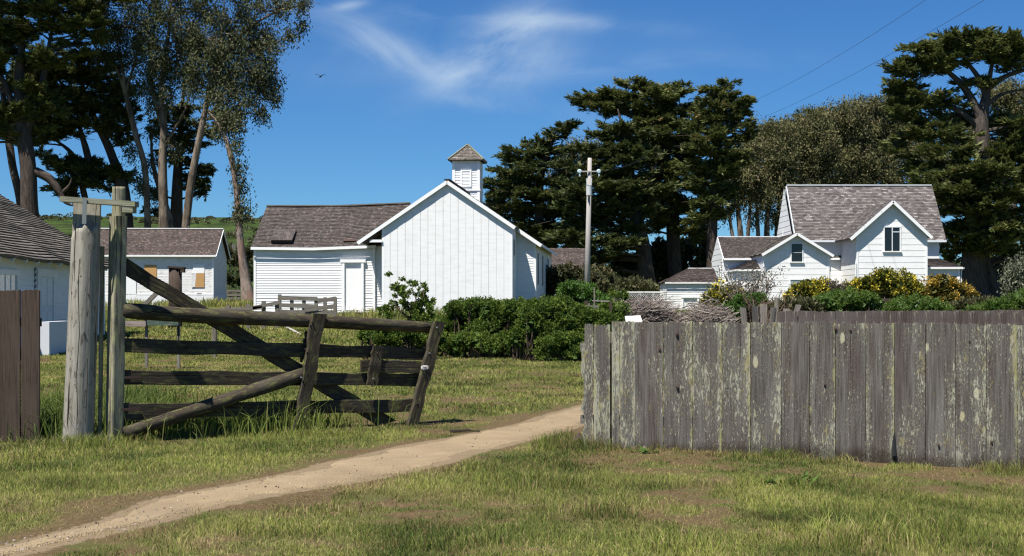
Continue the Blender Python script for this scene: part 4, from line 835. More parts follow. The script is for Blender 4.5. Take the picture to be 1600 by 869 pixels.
# top log
mb = MB(); pts = []; rd = []
for px_, ya_, yb_ in ((190, 473, 497), (260, 478.5, 503), (340, 483, 507), (420, 487, 509.5), (485, 491, 511.5), (580, 497, 516), (672, 503, 520.5)):
    a_, b_ = GP(px_, ya_, .03), GP(px_, yb_, .03); pts.append((a_ + b_) / 2 - Vector(g0)); rd.append((a_ - b_).length / 2)
P2 = []; r2 = []
for i in range(len(pts) - 1):
    for k in range(5): P2.append(pts[i].lerp(pts[i + 1], k / 5)); r2.append(rd[i] * (1 - k / 5) + rd[i + 1] * k / 5 + random.uniform(-.003, .003))
P2.append(pts[-1]); r2.append(rd[-1]); mb.tube(P2, r2, 14, .03); mb.build('top_rail', GATEW, gate, smooth=True)
member('rail', (192, 528.5), (668, 543.5), (664, 562), (192, 551), 0)
member('rail', (192, 578.5), (652, 583.5), (650, 603), (192, 601), 0)
member('rail', (192, 631), (646, 623), (642, 643), (192, 656), 0)
member('bottom_rail', (330, 674), (597, 668), (597, 672.5), (330, 681), -.0)
member('patch_board', (563, 562), (676, 564), (674, 583), (563, 581), .043, .03)
member('cleat', (582, 539.5), (598.6, 541), (589, 602), (571, 601), .075, .025)
member('stile', (486, 489.5), (507, 491), (475, 676), (457.5, 676), .10, .05)
member('stile', (676, 501.5), (692, 504), (649, 666), (634, 665), .10, .06)
member('stile', (477, 517), (484, 517), (472, 566), (468, 566), -.05, .04)
member('diagonal_brace', (197, 405), (617, 657), (589, 665), (197, 431), -.06, .045, 22)
mb = MB(); a_, b_ = (GP(196, 677, .10) - Vector(g0)), (GP(474, 585, .06) - Vector(g0)); mb.tube([a_.lerp(b_, i / 14) for i in range(15)], [.075 + random.uniform(-.003, .003) for _ in range(15)], 12, .05); mb.build('lower_brace', GATEW, gate, smooth=True)
mb = MB(); c_ = GP(664, 574.5, .17) - Vector(g0)
for k in range(3): mb.tube([c_ + gu * (.05 * math.cos(t_)) + Vector((0, 0, .018 * math.sin(t_) + .008 * k - .008)) + gn * (.01 * math.sin(t_ * 2)) for t_ in [i * .6 for i in range(11)]], .004, 5)
mb.build('wire_latch', SIGNM, gate)

for px_, py_, o_ in ((482, 500, .155), (478, 546, .155), (471, 590, .155), (464, 637, .155), (683, 512, .165), (671, 552, .165), (652, 630, .165), (590, 552, .105), (583, 592, .105), (488, 503, .155)):
    c_ = GP(px_, py_, o_) - Vector(g0); q_ = MB(); q_.tube([c_ - gn * .01, c_ + gn * .008], [.011, .009], 7); q_.build('bolt', METAL if px_ % 2 else RUST, gate)
for py_ in (486, 590, 640):
    c_ = GP(197, py_, .06) - Vector(g0); q_ = MB(); q_.bar(c_ - gu * .05, c_ + gu * .16, .03, .012, up=(0, 1, 0)); q_.build('strap_hinge', RUST, gate)
# ------------------------------------------------------------------ board fences
def plank(name, m_, x0, x1, zt0, zt1, zb, D0, D1, par, th=.03, rag=0.0, rows=22, cols=8, org=None, leftrag=0, edge_s=None, lean=0):
    "upright board between world x0..x1, ragged top"
    org = org or Vector((0, 0, 0)); V_ = []; Fc = []; UVs = []; E = []; e0, e1 = edge_s or (random.uniform(0, 1.3), random.uniform(0, 1.3))
    tj = [random.uniform(-1, 1) * .008 - (.012 * random.random() ** 3) for _ in range(cols + 1)]; bj = [random.uniform(-.03, .03) for _ in range(cols + 1)]
    cup = random.uniform(-.008, .008)
    for r_ in range(rows + 1):
        for c_ in range(cols + 1):
            u_ = c_ / cols; v_ = r_ / rows; x = x0 + (x1 - x0) * u_; D = D0 + (D1 - D0) * u_
            if leftrag and c_ < 3: x += (3 - c_) / 3 * leftrag * (fbm(np.array([v_ * 5.]), np.array([8.]))[0] - .25 + .9 * max(0, (v_ - .5) ** 2 - .02))
            ztp = zt0 + (zt1 - zt0) * u_ + tj[c_]; z = (zb + bj[c_] * (1 if v_ == 0 else 0)) + (ztp - zb) * v_
            V_.append((x + lean * (z - zb) - org.x, D - cup * (4 * u_ * (1 - u_)) - org.y, z - org.z)); UVs.append(((x1 - x0) * u_, z - zb)); E.append(max(e0 * (1 - u_ * 3.5), e1 * (1 - (1 - u_) * 3.5), 0))
    nf = len(V_); n1_ = cols + 1
    V_ += [(x, y + th, z) for x, y, z in V_]; UVs += UVs[:]; E += E[:]
    for r_ in range(rows):
        for c_ in range(cols):
            a_ = r_ * n1_ + c_; Fc.append((a_, a_ + 1, a_ + 1 + n1_, a_ + n1_)); Fc.append((nf + a_ + n1_, nf + a_ + 1 + n1_, nf + a_ + 1, nf + a_))
        a_ = r_ * n1_; Fc.append((nf + a_, a_, a_ + n1_, nf + a_ + n1_)); a_ += cols; Fc.append((a_, nf + a_, nf + a_ + n1_, a_ + n1_))
    for c_ in range(cols): a_ = rows * n1_ + c_; Fc.append((a_, a_ + 1, nf + a_ + 1, nf + a_)); a_ = c_; Fc.append((nf + a_, nf + a_ + 1, a_ + 1, a_))
    me = bpy.data.meshes.new(name); me.from_pydata(V_, [], Fc); uvl = me.uv_layers.new(name='UVMap')
    for l in me.loops: uvl.data[l.index].uv = UVs[l.vertex_index]
    at = me.attributes.new('edge', 'FLOAT', 'POINT'); at.data.foreach_set('value', E)
    me.materials.append(m_); me.update(); o_ = bpy.data.objects.new(name, me); col.objects.link(o_); o_.parent = par; return o_
BE = [905, 927.5, 955, 968.5, 992, 1037, 1082, 1128, 1172.5, 1220.5, 1265, 1305.5, 1353, 1397.5, 1446, 1493.5, 1541, 1589, 1637, 1686]
fo = Vector(gpx(905, 703)); fen = empty('board_fence', tuple(fo), 0, 'grey fence of wide upright boards blotched with lichen, in the right foreground', 'fence')
fD = lambda px: 14.75 - (px - 905) / 700 * .75
def fx(px): return (px - CX) / FPX * fD(px)
def ftop(px): return W(0, np.interp(px, [905, 955, 957, 1200, 1600, 1700], [507, 505.5, 502.5, 502.5, 508, 509]), fD(px)).z
for i in range(len(BE) - 1):
    a_, b_ = BE[i] + (1.2 if i in (2,) else .6), BE[i + 1] - (1.8 if i == 1 else .6) ; D_ = fD((a_ + b_) / 2)
    zb = W(0, np.interp((a_ + b_) / 2, [905, 1000, 1300, 1450, 1600, 1700], [700, 704, 708, 722, 729, 734]), D_).z - .10
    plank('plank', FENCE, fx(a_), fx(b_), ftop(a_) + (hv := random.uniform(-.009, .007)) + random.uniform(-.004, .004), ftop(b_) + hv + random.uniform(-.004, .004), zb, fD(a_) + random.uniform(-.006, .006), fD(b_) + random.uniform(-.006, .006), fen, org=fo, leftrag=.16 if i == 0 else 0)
mb = MB()
for zz in (.3, 1.05): mb.bar(Vector((fx(908), fD(908) + .075, zz)) - fo, Vector((fx(1690), fD(1690) + .075, zz - .05)) - fo, .08, .09)
mb.build('back_rail', GREYW, fen)
for px_ in (960, 1250, 1560):
    mb = MB(); mb.box(fx(px_) - fo.x - .05, fx(px_) - fo.x + .05, fD(px_) + .12 - fo.y, fD(px_) + .22 - fo.y, -.2, 1.2); mb.build('post', GREYW, fen)
mb = MB(); mb.tube([Vector((fx(1396), fD(1396) - .02, -.02)) - fo, Vector((fx(1397.5), fD(1397) + .02, .35)) - fo], [.025, .002], 5); mb.build('dark_gap_sliver', BLACK, fen)  # black sliver put in for the darkness of a gap between planks
# knots
for px_, py_, r_ in ((1031, 546, .018), (1058, 522, .017), (1058.5, 605, .017), (1467, 696, .014), (1550, 691, .016), (1306, 514, .018), (1289, 601, .014), (1515, 533, .011), (1329, 516, .013)):
    D_ = fD(px_) - .012; c_ = W(px_, py_, D_) - fo; mb = MB()
    mb.tube([c_ + Vector((0, .012, 0)), c_ - Vector((0, .003, 0))], [r_, r_ * .7], 10, .12); k_ = mb.build('knot', RUST, fen)
# left foreground boards
lo_ = Vector(gpx(0, 690)); fl = empty('brown_board_fence', tuple(lo_), 0, 'brown upright fence boards cut off by the left edge, left of the round post', 'fence')
for a_, b_ in ((-33, -1), (0, 31.5), (33, 62)):
    D_ = 15.4; plank('plank', BROWNW, W(a_, 0, D_).x, W(b_, 0, D_).x, W(0, 453.5, D_).z, W(0, 453, D_).z, W(0, 690, D_).z, D_, D_ - .01, fl, org=lo_)
mb = MB(); mb.bar(Vector((W(-40, 0, 15.4).x, 15.48, 1.3)) - lo_, Vector((W(60, 0, 15.4).x, 15.48, 1.3)) - lo_, .07, .09); mb.build('back_rail', BROWNW, fl)
# second fence behind
so_ = Vector(W(1215, 0, 25)); so_.z = G(so_.x, 25); f2 = empty('far_board_fence', tuple(so_), 0, 'long low reddish-grey board fence showing just above the front fence at right', 'fence')
px_ = 1215.0; k = 0
while px_ < 1660:
    w_ = random.choice([18, 21, 24, 27, 12]); D_ = 25 - (px_ - 1215) / 450 * .6; t0 = np.interp(px_, [1215, 1600], [486.5, 484]); tt = random.uniform(-.5, .5)
    plank('plank', FENCE2, W(px_ + .2, 0, D_).x, W(px_ + w_ - .2, 0, D_).x, W(0, t0 + tt, D_).z, W(0, t0 + tt, D_).z, G(W(px_, 0, D_).x, D_) - .05, D_, D_ + random.uniform(-.01, .01), f2, org=so_, rows=4, cols=3); px_ += w_ + (1.2 if random.random() < .1 else 0)
mb = MB(); mb.bar(Vector((W(1216, 0, 25).x, 25.08, 1.0)) - so_, Vector((W(1660, 0, 24.4).x, 24.5, 1.0)) - so_, .07, .09); mb.build('back_rail', GREYW, f2)
# broken bit at its left end
bp = Vector(W(1180, 0, 27)); bp.z = G(bp.x, 27); bf = empty('collapsed_board_fence', tuple(bp), 0, 'broken grey fence boards leaning at odd angles, left end of the far fence', 'fence')
for px_, tpy, ln, w_ in ((1180, 477, 0.0, .12), (1188, 475, .05, .12), (1195, 480, .12, .10), (1202, 482, .25, .11), (1208, 476, .34, .10), (1211, 464, .02, .07), (1172, 480, -.1, .11)):
    x_ = W(px_, 0, 27).x; plank('plank', GREYW, x_ - w_ / 2, x_ + w_ / 2, W(0, tpy, 27).z, W(0, tpy + 1, 27).z, bp.z - .05, 27 + random.uniform(-.1, .1), 27, bf, org=bp, rows=3, cols=3, lean=ln)

# ------------------------------------------------------------------ small fences, posts and odds and ends
def railfence(name, label, posts, rails, m_, cat='fence', pw=.12, rw=.04, rh=.12, group=None):
    p0 = Vector(posts[0][0]); rt_ = empty(name, tuple(p0), 0, label, cat, group)
    for b_, h_ in posts:
        b_ = Vector(b_); q_ = MB(); q_.box(b_.x - pw / 2 - p0.x, b_.x + pw / 2 - p0.x, b_.y - pw / 2 - p0.y, b_.y + pw / 2 - p0.y, b_.z - .15 - p0.z, b_.z + h_ - p0.z); q_.build('post', m_, rt_)
    for a_, b_ in rails: q_ = MB(); q_.bar(Vector(a_) - p0, Vector(b_) - p0, rw, rh); q_.build('rail', m_, rt_)
    return rt_
def gp_(px, D): v = W(px, 0, D); return Vector((v.x, D, G(v.x, D)))
Dk = 56.0
def hz(py, D): return EYE + (HY - py) / FPX * D
posts = [(gp_(437, Dk), hz(460, Dk) - gp_(437, Dk).z)] + [(gp_(px, Dk), hz(466.5, Dk) - gp_(px, Dk).z) for px in (456, 475, 494)] + [(gp_(px, Dk + (px - 494) * .03), hz(465, Dk) - gp_(px, Dk).z) for px in (508, 524)]
rails = [(W(438, 466, Dk - .08), W(496, 467, Dk - .08)), (W(438, 477, Dk - .08), W(496, 479, Dk - .08)), (W(496, 471, Dk - .1), W(525, 466.5, Dk)), (W(476, 484.5, Dk - .15), W(526, 478, Dk - .1)), (W(430, 487, Dk - .1), W(526, 489, Dk - .1))]
railfence('corral_fence', 'broken low grey corral rails in front of the white wing of the school house', posts, rails, GREYW, pw=.13, rh=.16)
posts = [(gp_(px, 52), hz(py, 52) - gp_(px, 52).z) for px, py in ((357, 477), (388, 475), (412, 471), (433, 471.5))]
railfence('sloping_rail_fence', 'low grey rail sloping up to the corral fence behind the gate', posts, [(W(340, 485, 51.9), W(410, 481, 51.9)), (W(395, 481, 51.9), W(438, 472.5, 51.9))], GREYW, pw=.14, rh=.13)
posts = [(gp_(px, 98), hz(py, 98) - gp_(px, 98).z) for px, py in ((347, 455), (360, 455), (372, 455), (385, 453), (398, 452))]
railfence('far_rail_fence', 'pale slatted rail fence between the boarded cottage and the school house', posts, [(W(346, 455.5 + k * 5.5, 97.9), W(402, 454 + k * 6.2, 97.9)) for k in range(4)], GREYW, pw=.15, rh=.16)
D_ = 30.0
posts = [(gp_(px, D_), hz(py, D_) - gp_(px, D_).z) for px, py in ((190, 488), (229, 489.5), (279, 488))]
rt_ = railfence('trough_rails', 'low rails of pink and faded green boards seen through the gate near the posts', posts, [], GREYW, pw=.06)
for a_, b_, m_ in ((W(190, 491.5, 29.9), W(229, 492, 29.9), PINKW), (W(190, 505.5, 29.9), W(228, 506, 29.9), PINKW), (W(230, 492.5, 29.9), W(281, 492.5, 29.9), BLUEW), (W(230, 504.5, 29.9), W(279, 504.5, 29.9), BLUEW), (W(205, 487, 29.9), W(222, 486.5, 29.9), GREYW)):
    q_ = MB(); p0 = rt_.location; q_.bar(a_ - p0, b_ - p0, .04, .11 if m_ != GREYW else .03); q_.build('rail', m_, rt_)
b_ = gp_(274, 50); mb = MB(); mb.tube([(b_.x, 50, b_.z - .1), (b_.x, 50, hz(418, 50))], [.24, .225], 14, .03); o = mb.build('bollard_post', RUST, smooth=True); o.data.materials[0] = BROWNW; tag(o, 'stout brown round post with a small cap board seen through the gate', 'post')
mb = MB(); mb.bar(W(264, 417, 50), W(288, 419, 50), .48, .07); mb.bar(W(283, 422, 49.9), W(288.5, 422, 49.9), .26, .17); mb.build('cap_board', BROWNW, o)
mb = MB(); mb.bar(W(213, 473, 40) - Vector((0, 0, .3)), W(250, 453, 40), .1, .12); tag(mb.build('leaning_pole', GREYW), 'grey pole propped at a slant below the left plywood window', 'pole')
b_ = gp_(335, 34); mb = MB(); mb.box(b_.x - .05, b_.x + .05, 33.95, 34.05, b_.z - .1, hz(507, 34)); tag(mb.build('short_stake', GREYW), 'short grey stake standing in the grass behind the gate', 'stake')
mb = MB(); a_ = gpx(418, 524); b_ = gpx(470, 529.5); mb.tube([a_ + Vector((0, 0, .05)), a_.lerp(b_, .5) + Vector((0, 0, .07)), b_ + Vector((0, 0, .05))], [.05, .045, .03], 7, .1); tag(mb.build('fallen_branch', POLEW), 'pale bare branch lying in the grass behind the gate', 'branch')
mb = MB(); a_ = gpx(703, 676.5); b_ = gpx(750, 675.5); mb.tube([a_ + Vector((0, 0, .02)), a_.lerp(b_, .6) + Vector((0, 0, .03)), b_ + Vector((0, 0, .015))], [.022, .02, .012], 6, .1); tag(mb.build('dark_stick', GATEW), 'dark stick lying at the edge of the sandy path', 'stick')
# hill fence
railfence('hillside_fence', 'faint thin fence standing high on the green hillside', [(Vector((W(px, 0, 250).x, 250, G(W(px, 0, 250).x, 250))), 2.0) for px in (352, 364, 367)], [], GREYW, pw=.3)
# sign panel
mb = MB(); a_, b_, c_, d_ = W(978, 502.5, 22), W(1003.5, 502, 22), W(1000.5, 493, 22.25), W(976.5, 494, 22.25)
mb.hexa([p - Vector((0, 0, .03)) for p in (a_, b_, c_, d_)] + [a_, b_, c_, d_]); so2 = mb.build('information_panel', SIGNM); tag(so2, 'small tilted white information panel just above the front fence', 'sign')
mb = MB(); mb.box((a_.x + b_.x) / 2 - .04, (a_.x + b_.x) / 2 + .04, 22.08, 22.16, G(1.8, 22), a_.z - .01); mb.build('leg', METAL, so2)
# well head or pump frame beside the hedge
ww = gp_(925, 36.5); rt_ = empty('wooden_pump_frame', tuple(ww), 0, 'low wooden frame with upright stake and horizontal pipe above the hedge, below the utility pole', 'frame')
for nm, a_, b_, w_, m_ in (('block', W(915, 482, 36.5), W(935, 482, 36.5), .22, GREYW), ('post', W(916, 470, 36.5), W(916, 500, 36.5), .09, BROWNW), ('stake', W(928.5, 449, 36.5), W(928.5, 480, 36.5), .035, GREYW), ('pipe', W(925, 470, 36.5), W(955, 471, 36.5), .025, POLEW), ('post', W(954, 470, 36.5), W(954, 505, 36.5), .07, BROWNW), ('post', W(920, 474, 37.9), W(920, 484, 37.9), .06, GREYW)):
    q_ = MB(); q_.bar(a_ - ww, b_ - ww, w_, w_ * .8); q_.build(nm, m_, rt_)
b_ = gp_(899.5, 60); mb = MB(); mb.box(b_.x - .04, b_.x + .04, 60, 60.08, b_.z, hz(441, 60)); tag(mb.build('thin_marker_stake', POLEW), 'thin pale stake just left of the utility pole foot', 'stake')
# lattice fence
D_ = 82.0; rt_ = empty('lattice_fence', tuple(gp_(1000, D_)), 0, 'low white diagonal lattice fence running to the tiny shed', 'fence'); o0 = rt_.location
x0, x1 = W(960, 0, D_).x, W(1041, 0, D_).x; z0, z1 = hz(470, D_), hz(456.5, D_); mb = MB(); s_ = .13; x = x0
while x < x1:
    hgt = z1 - z0
    mb.bar(Vector((x, D_, z0)) - o0, Vector((min(x + hgt, x1), D_, z0 + min(hgt, x1 - x))) - o0, .012, .06, up=(0, 1, 0)); xx = x + hgt
    if xx <= x1: mb.bar(Vector((xx, D_ - .016, z0)) - o0, Vector((x, D_ - .016, z1)) - o0, .012, .06, up=(0, 1, 0))
    x += s_
mb.build('lattice_panel', WHITE, rt_); mb = MB(); mb.bar(Vector((x0, D_ - .03, z1)) - o0, Vector((x1, D_ - .03, z1)) - o0, .05, .07); mb.bar(Vector((x0, D_ - .03, z0)) - o0, Vector((x1, D_ - .03, z0)) - o0, .05, .07); mb.build('rail', WHITE, rt_)
for k in range(5): x = x0 + (x1 - x0) * k / 4; mb = MB(); mb.box(x - o0.x - .05, x - o0.x + .05, .02, .12, -.1, z1 - o0.z); mb.build('post', WHITE_OLD, rt_)
mb = MB(); D_ = 60.0; rt_ = empty('picket_fence', tuple(gp_(1245, D_)), 0, 'scrap of white picket fence peeping out between bare shrub and green mound', 'fence'); o0 = rt_.location
for k in range(10):
    x = W(1230 + k * 3.4, 0, D_).x - o0.x; zt_ = hz(474 + (k % 3) * .4, D_) - o0.z; q_ = MB(); q_.face([(x - .025, -.02, 0), (x + .025, -.02, 0), (x + .025, -.02, zt_ - .05), (x, -.02, zt_), (x - .025, -.02, zt_ - .05)]); q_.box(x - .025, x + .025, -.018, 0, 0, zt_ - .05); q_.build('picket', WHITE_OLD, rt_)
q_ = MB(); q_.bar((W(1228, 0, D_).x - o0.x, .03, .7), (W(1263, 0, D_).x - o0.x, .03, .7), .04, .07); q_.build('rail', WHITE_OLD, rt_)
mb = MB(); mb.bar(W(1372, 468.5, 70), W(1402, 469, 70), .15, .14); tag(mb.build('garden_rail', BROWNW), 'dark low wooden rail between the two round green shrubs', 'rail')
mb = MB(); mb.bar(W(1480, 472, 72), W(1560, 470, 72), .12, .16); tag(mb.build('garden_rail', GREYW), 'low weathered rail below the orange flowering shrub', 'rail')

# ------------------------------------------------------------------ utility pole, wires, bird
Du = 60.0; b_ = gp_(916, Du); tz = hz(247, Du); tx = W(921.5, 0, Du).x
pr = empty('utility_pole', tuple(b_), 0, 'pale wooden utility pole with small grey transformer standing in front of the dark trees', 'utility pole')
mb = MB(); mb.tube([(0, 0, -.3), (tx - b_.x, 0, tz - b_.z)], [.135, .085], 12, .01); mb.build('pole', POLEW, pr, smooth=True)
mb = MB(); ca, cb = W(904, 268, Du - .12) - b_, W(937, 268, Du - .12) - b_; mb.bar(ca, cb, .05, .05); mb.build('cross_arm', POLEW, pr)
for c_ in (W(905.5, 268, Du - .12) - b_, W(935.5, 268, Du - .12) - b_):
    mb = MB(); mb.tube([c_ + Vector((0, -.05, -.0)), c_ + Vector((0, .0, 0)), c_ + Vector((0, .07, 0))], [.06, .10, .06], 10)
    mb.tube([c_ + Vector((0, 0, -.1)), c_ + Vector((.02, 0, -.18)), c_ + Vector((0, 0, -.22))], [.03, .035, .02], 8); mb.build('insulator', GLASSB, pr)
c_ = W(920.5, 297, Du - .2) - b_; mb = MB(); mb.tube([c_ - Vector((0, 0, .24)), c_ - Vector((0, 0, .22)), c_ + Vector((0, 0, .15)), c_ + Vector((0, 0, .19))], [.10, .125, .125, .135], 14); tf = mb.build('transformer', TRANSF, pr)
mb = MB()
for dx in (-.08, .08): mb.tube([c_ + Vector((dx, 0, .19)), c_ + Vector((dx * 1.4, 0, .5))], [.028, .018], 7)
mb.build('bushing', TRANSF, tf)
def wire(name, a_, b_, sag, r, label):
    q_ = MB(); q_.tube([a_.lerp(b_, i / 16) - Vector((0, 0, sag * 4 * (i / 16) * (1 - i / 16))) for i in range(17)], r, 5); tag(q_.build(name, BLACK), label, 'wire')
wire('overhead_wire', W(1470, -16, 55), W(1165, 163, 115), .35, .008, 'upper of the two thin wires crossing the sky at right')
wire('overhead_wire', W(1580, -25, 55), W(1150, 200, 115), .45, .008, 'lower of the two thin wires crossing the sky at right')
wire('service_wire', W(935, 268, 60), W(1010, 243, 95), .2, .01, 'thin wire running from the pole arm into the trees')
bd = W(501, 120, 110); mb = MB(); s_ = .42
mb.tube([bd + Vector((-.15, .3, .0)), bd + Vector((0, .1, .03)), bd + Vector((.1, -.25, 0))], [.02, .07, .02], 8)
for sg in (-1, 1):
    a_ = [bd + Vector((0, .05, .02)), bd + Vector((sg * s_ * .45, .12, .18 if sg > 0 else .14)), bd + Vector((sg * s_ * 1.0, -.02, .10 if sg > 0 else .16))]
    for i in range(2): p, q2 = a_[i], a_[i + 1]; c_ = .16 - i * .05; mb.hexa([p + Vector((0, -c_, 0)), q2 + Vector((0, -c_ * .6, 0)), q2 + Vector((0, c_ * .3, 0)), p + Vector((0, c_, 0)), p + Vector((0, -c_, .015)), q2 + Vector((0, -c_ * .6, .01)), q2 + Vector((0, c_ * .3, .01)), p + Vector((0, c_, .015))])
tag(mb.build('soaring_bird', BIRDM), 'distant dark bird gliding alone in the blue sky', 'bird')
# ------------------------------------------------------------------ foliage kit
def unit(v): return v / (np.linalg.norm(v, axis=-1, keepdims=True) + 1e-9)
def rdir(n): return unit(rng.normal(size=(n, 3)))
def diamonds(P, Uv, Wv):
    "leaf quads: base P, long vector Uv, half width vector Wv"
    return np.stack([P, P + Uv * .45 + Wv, P + Uv, P + Uv * .45 - Wv], 1)
def tris(P, Uv, Wv): return np.stack([P - Wv, P + Wv, P + Uv], 1)
def cy_sprays(c, r, n, ln=.55, up=.30, wind=(0, 0, 0), fan=7, wd=.17, tilt=.35):
    "n flat feathery sprays in a pad of centre c and radii r"
    th = rng.uniform(0, 2 * np.pi, n); rad = np.sqrt(rng.uniform(.0, 1, n)); zz = rng.uniform(-1, 1, n) * np.sqrt(np.maximum(0, 1 - rad ** 2)) * .9
    cs_, sn = np.cos(th), np.sin(th); P = np.stack([c[0] + r[0] * rad * cs_, c[1] + r[1] * rad * sn, c[2] + r[2] * (zz + .25 * (1 - rad))], 1)
    out = np.stack([cs_, sn, np.full(n, up) + .25 * zz], 1) + rng.normal(size=(n, 3)) * tilt + np.array(wind); out = unit(out)
    side = unit(np.cross(out, np.array([0, 0, 1.]) + rng.normal(size=(n, 3)) * .35)); L = ln * rng.uniform(.6, 1.35, n)
    Ps, Us, Ws, T = [], [], [], []; tint = rng.uniform(0, 1, n)
    for k in range(fan):
        f = k / (fan - 1); s_ = (f - .5) * 2
        base = P + out * (L * (.45 * (1 - abs(s_)) * rng.uniform(.6, 1.2, n)))[:, None]
        d = unit(out + side * (s_ * 1.0) + rng.normal(size=(n, 3)) * .18); l_ = L * (1 - .45 * abs(s_)) * rng.uniform(.7, 1.2, n)
        wv = unit(np.cross(d, rng.normal(size=(n, 3)) * .6 + np.cross(out, side))) * (l_ * wd * rng.uniform(.6, 1.2, n))[:, None]
        Ps.append(base); Us.append(d * l_[:, None]); Ws.append(wv); T.append(np.clip(tint + rng.normal(size=n) * .18, 0, 1))
    return diamonds(np.concatenate(Ps), np.concatenate(Us), np.concatenate(Ws)), np.concatenate(T)
def sprays_at(P, axis, ln, fan=6, wd=.15, tilt=.27):
    n = len(P); out = unit(np.array(axis)[None, :] + rng.normal(size=(n, 3)) * tilt); side = unit(np.cross(out, np.array([0, 0, 1.]) + rng.normal(size=(n, 3)) * .25)); L = ln * rng.uniform(.55, 1.6, n); tint = rng.uniform(0, 1, n); Ps, Us, Ws, T = [], [], [], []
    for k in range(fan):
        s_ = (k / (fan - 1) - .5) * 2; base = P + out * (L * (.5 * (1 - abs(s_)) * rng.uniform(.6, 1.2, n)))[:, None]; d = unit(out + side * (s_ * .9) + rng.normal(size=(n, 3)) * .2); l_ = L * (1 - .4 * abs(s_)) * rng.uniform(.7, 1.2, n)
        Ps.append(base); Us.append(d * l_[:, None]); Ws.append(unit(np.cross(d, rng.normal(size=(n, 3)) * .6 + np.cross(out, side))) * (l_ * wd * rng.uniform(.6, 1.2, n))[:, None]); T.append(np.clip(tint + rng.normal(size=n) * .18, 0, 1))
    return diamonds(np.concatenate(Ps), np.concatenate(Us), np.concatenate(Ws)), np.concatenate(T)
def eu_leaves(c, r, ncl, per=26, ln=.30, wd=.20, sig=.42, hang=1.1):
    d = rdir(ncl) * (rng.uniform(.05, 1, ncl) ** (1 / 2.4))[:, None]; C_ = np.array(c) + d * np.array(r)
    P = np.repeat(C_, per, 0) + rng.normal(size=(ncl * per, 3)) * np.array([sig, sig, sig * 1.5]); n = len(P)
    U = unit(rng.normal(size=(n, 3)) + np.array([0, 0, -hang])) * (ln * rng.uniform(.6, 1.4, n))[:, None]
    Wv = unit(np.cross(U, rng.normal(size=(n, 3)))) * (ln * wd * rng.uniform(.6, 1.3, n))[:, None]
    t_ = np.clip(np.repeat(rng.uniform(.1, .9, ncl), per) + rng.normal(size=n) * .25, 0, 1); return diamonds(P, U, Wv), t_, C_
def limb(p0, p1, r0, r1, bend=.12, n=7, droop=0):
    p0, p1 = Vector(p0), Vector(p1); L = (p1 - p0).length; off = Vector((random.uniform(-1, 1), random.uniform(-1, 1), random.uniform(-.4, .8))) * L * bend
    return [p0.lerp(p1, i / n) + off * 4 * (i / n) * (1 - i / n) * (1 - .3 * i / n) + Vector((random.uniform(-1, 1), random.uniform(-1, 1), random.uniform(-1, 1))) * L * .012 - Vector((0, 0, droop * 4 * (i / n) * (1 - i / n))) for i in range(n + 1)], [r0 + (r1 - r0) * i / n for i in range(n + 1)]
def pxpath(pts, D): # [(px,py,width px, dD)]
    return [W(p[0], p[1], D + (p[3] if len(p) > 3 else 0)) for p in pts], [p[2] / 2 * D / FPX for p in pts]
def smoothpath(P, Rr, n=5):
    out, ro = [], []
    for i in range(len(P) - 1):
        p0, p1, p2, p3 = P[max(i - 1, 0)], P[i], P[i + 1], P[min(i + 2, len(P) - 1)]
        for k in range(n):
            u = k / n; out.append(.5 * ((2 * p1) + (-p0 + p2) * u + (2 * p0 - 5 * p1 + 4 * p2 - p3) * u * u + (-p0 + 3 * p1 - 3 * p2 + p3) * u ** 3)); ro.append(Rr[i] * (1 - u) + Rr[i + 1] * u)
    return out + [P[-1]], ro + [Rr[-1]]
def nearest(paths, c, zoff=-1.0):
    best = None
    for P, Rr in paths:
        for i, p in enumerate(P):
            d = (p - c).length + (3.0 if p.z > c.z else 0)
            if best is None or d < best[0]: best = (d, p, Rr[i])
    return best[1], best[2]
